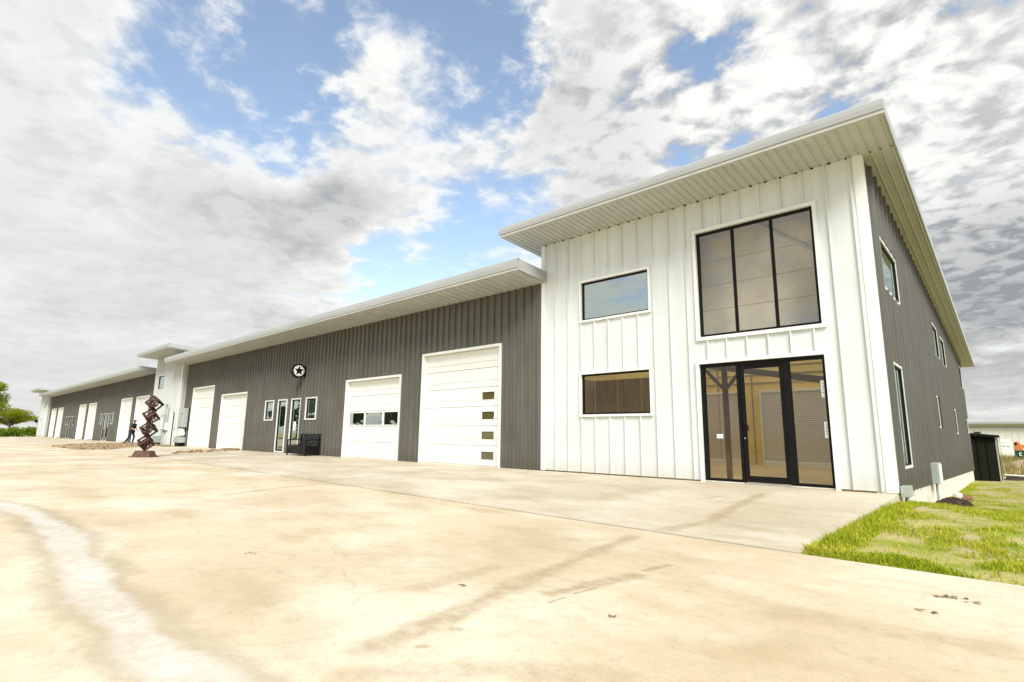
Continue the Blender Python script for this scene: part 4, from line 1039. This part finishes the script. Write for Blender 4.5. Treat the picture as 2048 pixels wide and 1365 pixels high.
def lawn_region(r_):
    u = r_.random()
    y = -6.05+ (u**1.8)*26.0; x = 0.035 + r_.random()**1.1*(2.6+max(0, (y+6))*0.16)
    if y > 0 and x < 0.06: x = 0.1
    nz = mnoise.noise((x*1.3+7, y*0.9, 2)) + 0.5*mnoise.noise((x*4, y*3.2, 9))
    if x > 0.35 and r_.random() < 0.96*sst(-0.28, 0.14, nz): return None, None, None
    if (x-0.45)**2/0.35**2+(y-4.6)**2/0.9**2 < 1: return None, None, None
    edge = max(0, 1-abs(x-0.06)/0.35)
    return x, y, 0.036+0.028*edge+0.020*max(0, -nz)
g1 = blades('grass', 95000, lawn_region, 0.06, M['grass'], 11)
tag(g1, 'bright yellow green lawn grass beside the gable wall', 'grass')
def weed_region(r_):
    y = 30+r_.random()*38; x = r_.uniform(-1, 12); return x, y, 0.45
g2_ = blades('weeds', 9000, weed_region, 0.4, M['dry_grass'], 12)
tag(g2_, 'dry tan weeds in front of the distant white building', 'weeds')
def foot_region(r_):
    x = r_.uniform(-44.6, -37.2); y = -0.9+r_.uniform(-.25, .2); return x, y, 0.0
sp_ = MB(); r_ = random.Random(4)
for k in range(260):
    x, y = r_.uniform(-43, -37.3), r_.uniform(-1.15, -0.75); z = con_z(x, y); h_ = r_.uniform(.06, .22); a = r_.uniform(0, 6.28)
    sp_.add([(x-.02, y, z), (x+.02, y, z), (x+.1*math.cos(a), y+.1*math.sin(a), z+h_)], [(0, 1, 2)])
so = sp_.build('dry_weeds', M['dry_grass'], kind='stuff'); tag(so, 'dry straw coloured weeds at the foot of the middle tower', 'weeds')

sl = MB(); r_ = random.Random(8)
n, mrow = 22, 14
for j in range(mrow):
    for i in range(n):
        u, v = i/(n-1)*2-1, j/(mrow-1)*2-1
        x = 0.42+0.38*u+0.12*v*0; y = 4.7+1.0*v+0.35*u
        hgt = 0.22*max(0, 1-u*u-v*v)+0.06*mnoise.noise((x*7, y*5, 1))*max(0, 1-(u*u+v*v)*0.8)
        sl.v.append((x, y, lawn_z(x, y)-0.03+hgt))
for j in range(mrow-1):
    for i in range(n-1): sl.f.append((j*n+i, j*n+i+1, (j+1)*n+i+1, (j+1)*n+i))
for k in range(140):
    u, v = r_.uniform(-.8, .8), r_.uniform(-.8, .8); x = 0.42+0.38*u; y = 4.7+1.0*v+.35*u; s = r_.uniform(.015, .05)
    z = lawn_z(x, y)+0.22*max(0, 1-u*u-v*v)
    sl.hexa([(x-s, y-s, z-s), (x+s*1.6, y-s, z-s), (x+s, y+s, z-s), (x-s, y+s*1.3, z-s), (x-s*.5, y-s*.6, z+s*.5), (x+s*.6, y-s*.5, z+s*.4), (x+s*.5, y+s*.5, z+s*.6), (x-s*.5, y+s*.6, z+s*.3)])
s_o = sl.build('soil_heap', M['soil']); tag(s_o, 'small heap of dark dug soil against the pale foundation', 'soil')
pp = MB(); pp.cyl((0.36, 6.6, lawn_z(.36, 6.6)-.05), (0.40, 6.5, lawn_z(.36, 6.6)+0.24), 0.085, n=16); pp.cyl((0.397, 6.508, lawn_z(.36, 6.6)+0.20), (0.402, 6.495, lawn_z(.36, 6.6)+0.27), 0.10, n=16)
tag(pp.build('drain_pipe', M['pvc'], smooth=False), 'short white plastic cleanout pipe standing in the lawn', 'pipe')
bb_ = MB(); z_ = lawn_z(.52, 7.9); bb_.hexa([(.38, 7.7, z_-.03), (.66, 7.75, z_-.03), (.64, 8.2, z_-.03), (.36, 8.1, z_-.03), (.40, 7.74, z_+.17), (.62, 7.78, z_+.12), (.60, 8.12, z_+.15), (.41, 8.06, z_+.19)])
tag(bb_.build('rubble_block', M['brown'], bevel=0.02), 'broken brown block lying behind the white pipe', 'rubble')
lv = MB(); r_ = random.Random(21)
for (px, py, cnt, sp1) in ((1910, 1195, 12, .06), (1885, 1193, 4, .05), (1855, 1222, 6, .05), (1950, 1205, 3, .05), (1225, 1232, 3, .02), (500, 1107, 5, .05), (930, 1170, 3, .03)):
    c0 = on_ground(px, py, -0.1)
    for k in range(cnt):
        x, y = c0[0]+r_.uniform(-sp1, sp1), c0[1]+r_.uniform(-sp1, sp1)*.6; a = r_.uniform(0, 6.28); l_ = r_.uniform(.012, .035); q = .35*l_
        z = con_z(x, y)+.004
        lv.add([(x-l_*math.cos(a), y-l_*math.sin(a), z), (x+q*math.sin(a), y-q*math.cos(a), z+r_.uniform(0, .012)), (x+l_*math.cos(a), y+l_*math.sin(a), z+r_.uniform(0, .008)), (x-q*math.sin(a), y+q*math.cos(a), z+.003)], [(0, 1, 2, 3)])
tag(lv.build('leaf_litter', M['rock'], kind='stuff'), 'few dry brown leaf scraps on the concrete', 'leaves')

# ------------------------------------------------------------------ lean-to behind the gable, distant yard
ln_ = thing('lean_to', (0.5, 25, -1.0), 'dark charcoal metal lean-to enclosure behind the gable corner', 'shed')
FL = front(24.72)
for k in range(3):
    a, bq = -0.1+0.36*k, -0.1+0.36*(k+1)-0.012
    mb = MB(); zt0, zt1 = 1.29-0.09*(a+.1), 1.29-0.09*(bq+.1)
    mb.hexa([FL(a, 0, -1.25), FL(bq, 0, -1.25), FL(bq, -.04, -1.25), FL(a, -.04, -1.25), FL(a, 0, zt0), FL(bq, 0, zt1), FL(bq, -.04, zt1), FL(a, -.04, zt0)])
    mb.build('wall_panel', M['charcoal'], ln_)
for k in range(1, 3):
    a = -0.1+0.36*k-0.016; mbox(MB(), FL, a, a+0.02, -.02, .03, -1.25, 1.22).build('seam', M['black'], ln_)
mbox(MB(), FL, 0.97, 1.03, -.05, .02, -1.25, 1.18).build('corner_trim', M['box_grey'], ln_)
MB().box(0.99, 1.02, 24.77, 28.0, -1.25, 1.16).build('side_wall', M['charcoal'], ln_)
MB().box(-0.1, 1.0, 27.97, 28.0, -1.25, 1.12).build('back_wall', M['charcoal'], ln_)
MB().hexa([(-.12, 24.5, 1.285), (1.12, 24.5, 1.165), (1.12, 28.2, 1.165), (-.12, 28.2, 1.285), (-.12, 24.5, 1.40), (1.12, 24.5, 1.28), (1.12, 28.2, 1.28), (-.12, 28.2, 1.40)]).build('roof', M['charcoal'], ln_)

fbz = -0.75
fb_ = thing('distant_warehouse', (10, 82, fbz), 'low white metal building far behind the lawn', 'building')
FF = front(80.0)
panel_wall(fb_, 'front_wall', M['far_wall'], FF, -14, 34, fbz, 3.30, [], 0.6, (0.06, 0.04, 0.03), joined=True)
MB().box(34, 34.1, 80, 100, fbz, 3.2).build('gable_wall', M['far_wall'], fb_)
rf_ = MB(); rf_.hexa([(-14.5, 79.4, 3.30), (34.6, 79.4, 3.30), (34.6, 100, 3.9), (-14.5, 100, 3.9), (-14.5, 79.4, 3.42), (34.6, 79.4, 3.42), (34.6, 100, 4.0), (-14.5, 100, 4.0)]); rf_.build('roof', M['far_wall'], fb_)
MB().box(-14.5, 34.6, 79.2, 79.38, 3.22, 3.46).build('gutter', M['far_trim'], fb_)
MB().box(-14, 34, 79.90, 79.99, 2.72, 2.96).build('wall_band', M['far_trim'], fb_)
window(fb_, FF, -1.95, -1.1, 1.85, 2.30, M['glass_sky'], 0, 0.04, 0.03, 0.0)
gdf = sub('garage_door', fb_)
for k in range(5): mbox(MB(), FF, 0.55, 1.55, 0.02, 0.05, fbz+0.02+k*0.42, fbz+0.42+k*0.42-0.02).build('section', M['door'], gdf)
for k in (0, 1): mbox(MB(), FF, 0.68+0.40*k, 0.92+0.40*k, 0.05, 0.06, 0.42, 0.50).build('pane', M['glass_dark'], gdf)
mbox(MB(), FF, 0.22, 0.42, 0.02, 0.04, 1.15, 1.30).build('wall_plate', M['box_grey'], fb_)

ex = thing('excavator', (2.1, 66, -.75), 'orange excavator parked before the distant white building', 'excavator')
ez = lawn_z(2.1, 66)
MB().hexa([(1.72, 65, ez+.75), (2.5, 65, ez+.75), (2.5, 66.6, ez+.75), (1.72, 66.6, ez+.75), (1.74, 65, ez+1.75), (2.1, 65, ez+1.85), (2.1, 66.6, ez+1.85), (1.74, 66.6, ez+1.75)]).build('cab', M['orange'], ex, bevel=0.05)
MB().box(1.78, 1.96, 64.97, 64.995, ez+1.45, ez+1.72).build('cab_window', M['black'], ex)
e_ = MB(); e_.bar((2.05, 65.8, ez+1.5), (2.9, 65.6, ez+1.05), .22, .26); e_.bar((2.9, 65.6, ez+1.05), (3.8, 65.4, ez+1.5), .18, .22); e_.build('boom', M['orange'], ex)
MB().box(1.7, 3.2, 65, 66.8, ez+.42, ez+.75).build('deck', M['rust_base'], ex)
for yy in (65.0, 66.5): MB().box(1.65, 3.3, yy-.2, yy+.2, ez, ez+.42).build('track', M['black_metal'], ex, bevel=0.08)
dp = thing('dumpster', (2.5, 63, -.75), 'dark green waste container in front of the orange excavator', 'container')
dz = lawn_z(2.5, 63)
MB().hexa([(1.80, 62.4, dz+.1), (4.4, 62.4, dz+.1), (4.4, 63.9, dz+.1), (1.80, 63.9, dz+.1), (1.72, 62.2, dz+.92), (4.6, 62.2, dz+.92), (4.6, 64.1, dz+.92), (1.72, 64.1, dz+.92)]).build('bin_body', M['green_paint'], dp)
MB().box(1.70, 4.62, 62.15, 62.22, dz+.88, dz+.96).build('rim', M['green_paint'], dp)
lm = MB(); lm.box(2.02, 2.08, 62.2, 62.26, dz+.45, dz+.75); lm.box(2.08, 2.22, 62.2, 62.26, dz+.69, dz+.75); lm.box(2.08, 2.22, 62.2, 62.26, dz+.45, dz+.51); lm.build('mark', M['paper'], dp)
for xx in (1.9, 4.2): MB().box(xx, xx+.1, 62.5, 62.6, dz-.02, dz+.1).build('foot', M['black_metal'], dp)
tr_ = MB(); n = 24
for k in range(n):
    x0_, x1_ = 1.15+k*.35, 1.15+(k+1)*.35
    tr_.hexa([(x0_, 26.6, -1.12), (x1_, 26.6, -1.12), (x1_, 29.4, -1.12), (x0_, 29.4, -1.12), (x0_, 27.3, -.88+.05*math.sin(k*1.7)), (x1_, 27.3, -.88+.05*math.sin(k*1.7+1.7)), (x1_, 28.6, -.86), (x0_, 28.6, -.86)])
tag(tr_.build('soil_bank', M['soil']), 'dark bank of turned soil behind the lean-to', 'soil')
hp = MB(); hp.tube([(1.1+.45*k, 27.1+.08*math.sin(k*.9), -.74-.05*math.sin(k*.45)) for k in range(18)], 0.035); tag(hp.build('hose', M['pvc']), 'white pipe lying along the dark soil bank', 'pipe')
mo = MB(); n = 14
for j in range(n):
    for i in range(n):
        u, v = i/(n-1)*2-1, j/(n-1)*2-1; x, y = 3.6+3.2*u, 47+5*v
        mo.v.append((x, y, lawn_z(x, y)-.06+max(0, 1-u*u-v*v)*(.75+.25*mnoise.noise((x, y*.6, 3)))))
for j in range(n-1):
    for i in range(n-1): mo.f.append((j*n+i, j*n+i+1, (j+1)*n+i+1, (j+1)*n+i))
M['dirt'] = mat('dry_dirt', (0.33, 0.24, 0.15), 0.95, 0, 0.3, 2, 0.5, 8)
tag(mo.build('dirt_mound', M['dirt'], smooth=True), 'pale dirt mound in the weeds behind the lean-to', 'mound')

# ------------------------------------------------------------------ trees and hedge
def crown(name, centers, n, leaf, mt, parent, seed):
    r_ = np.random.default_rng(seed); V = []; Fc = []; off = LOC[parent.name]
    wts = np.array([c_[3]**2 for c_ in centers]); wts = wts/wts.sum()
    for k in range(n):
        c_ = centers[r_.choice(len(centers), p=wts)]
        d = r_.normal(size=3); d /= np.linalg.norm(d); rr_ = c_[3]*(r_.random()**0.45)
        sq = c_[4] if len(c_) > 4 else .7
        p = np.array([c_[0], c_[1], c_[2]])+d*rr_*np.array([1, 1, sq])+r_.normal(size=3)*.07
        a, b_ = r_.normal(size=3), r_.normal(size=3); a /= np.linalg.norm(a); b_ -= a*np.dot(a, b_); b_ /= np.linalg.norm(b_)
        s = leaf*r_.uniform(.6, 1.4); i = len(V)
        for (u, v) in ((-1, 0), (0, -.5), (1, 0), (0, .5)): q = p+a*u*s+b_*v*s-np.array(off); V.append(tuple(q))
        Fc.append((i, i+1, i+2, i+3))
    me = bpy.data.meshes.new(name); me.from_pydata(V, [], Fc); me.materials.append(mt); me.update()
    o = bpy.data.objects.new(name, me); C.objects.link(o); o.parent = parent; LOC[o.name] = off; return o
def tree(x, y, h, spread, mt, label, seed, n=9000, leaf=.16, branches=9, squash=.55, group=None, low=0.3):
    z0 = lawn_z(x, y)-.05
    T = thing('tree', (x, y, z0), label, 'tree', group); r_ = random.Random(seed)
    tk = MB(); pts = [(x, y, z0), (x+.1*h*r_.uniform(-.3, .3), y, z0+h*.22), (x+.2*r_.uniform(-1, 1), y, z0+h*.5), (x, y, z0+h*.75)]
    for k, (a, b_) in enumerate(zip(pts[:-1], pts[1:])): tk.cyl(a, b_, h*.035*(1-.28*k), h*.035*(1-.28*(k+1)), 8)
    cen = []
    for k in range(branches):
        a = 2*math.pi*k/branches+r_.uniform(-.4, .4); hb_ = r_.uniform(low, .8); L = spread*r_.uniform(.55, 1.0)*(1-.45*max(0, hb_-.45))
        base = (x, y, z0+h*hb_*.75); tip = (x+math.cos(a)*L, y+math.sin(a)*L, z0+h*hb_+h*.10)
        tk.cyl(base, tip, h*.014, h*.004, 6)
        cen.append((*tip, spread*r_.uniform(.26, .42), squash)); mid_ = [(p+q)/2 for p, q in zip(base, tip)]; cen.append((mid_[0], mid_[1], mid_[2]+h*.06, spread*.26, squash))
    cen.append((x, y, z0+h*.86, spread*.45, squash))
    tk.build('trunk', M['bark'], T); crown('crown', cen, n, leaf, mt, T, seed); return T
tree(-113.5, -5.6, 8.6, 3.4, M['leaf_bright'], 'yellow green spreading tree at the left edge above the hedge', 31, 20000, .11, branches=16, squash=.8, low=.35)
tree(-111.5, -2.2, 4.4, 2.9, M['leaf_bright'], 'low wide branching tree beside the far white tower', 35, 9000, .10, branches=12, squash=.5, low=.40)
hgd = thing('hedge', (-106, -3, -.1), 'dark green overgrown hedge at the end of the drive', 'hedge')
hc = []; r_ = random.Random(5)
for k in range(60):
    yy = -13+k*.33; hc.append((-104+r_.uniform(-.8, .8)-.25*abs(yy+3)*.3, yy, .55+r_.uniform(-.3, .25), r_.uniform(.55, .9), .8))
crown('foliage', hc, 22000, .12, M['leaf_hedge'], hgd, 77)
hs = MB()
for k in range(30): hs.cyl((-104, -12.8+k*.66, -.25), (-104+r_.uniform(-.3, .3), -12.8+k*.66, .7), .04, .02, 6)
hs.build('stems', M['bark'], hgd, kind='stuff')
# trees across the drive that the glass mirrors
for k, (x, y, h_, s_, wd_) in enumerate([(-80, -44, 11, 5.5, 'broad dark tree nearest the drive'), (-92, -47, 9, 5, 'shortest dark tree across the drive'), (-96, -36, 10, 5, 'dark tree farthest along the drive'), (-74, -57, 12, 6, 'tallest dark tree across the drive')]):
    tree(x, y, h_, s_, M['leaf_dark'], wd_+', mirrored in the glass doors', 50+k, 4000, .32, group='trees across the drive', low=.2)
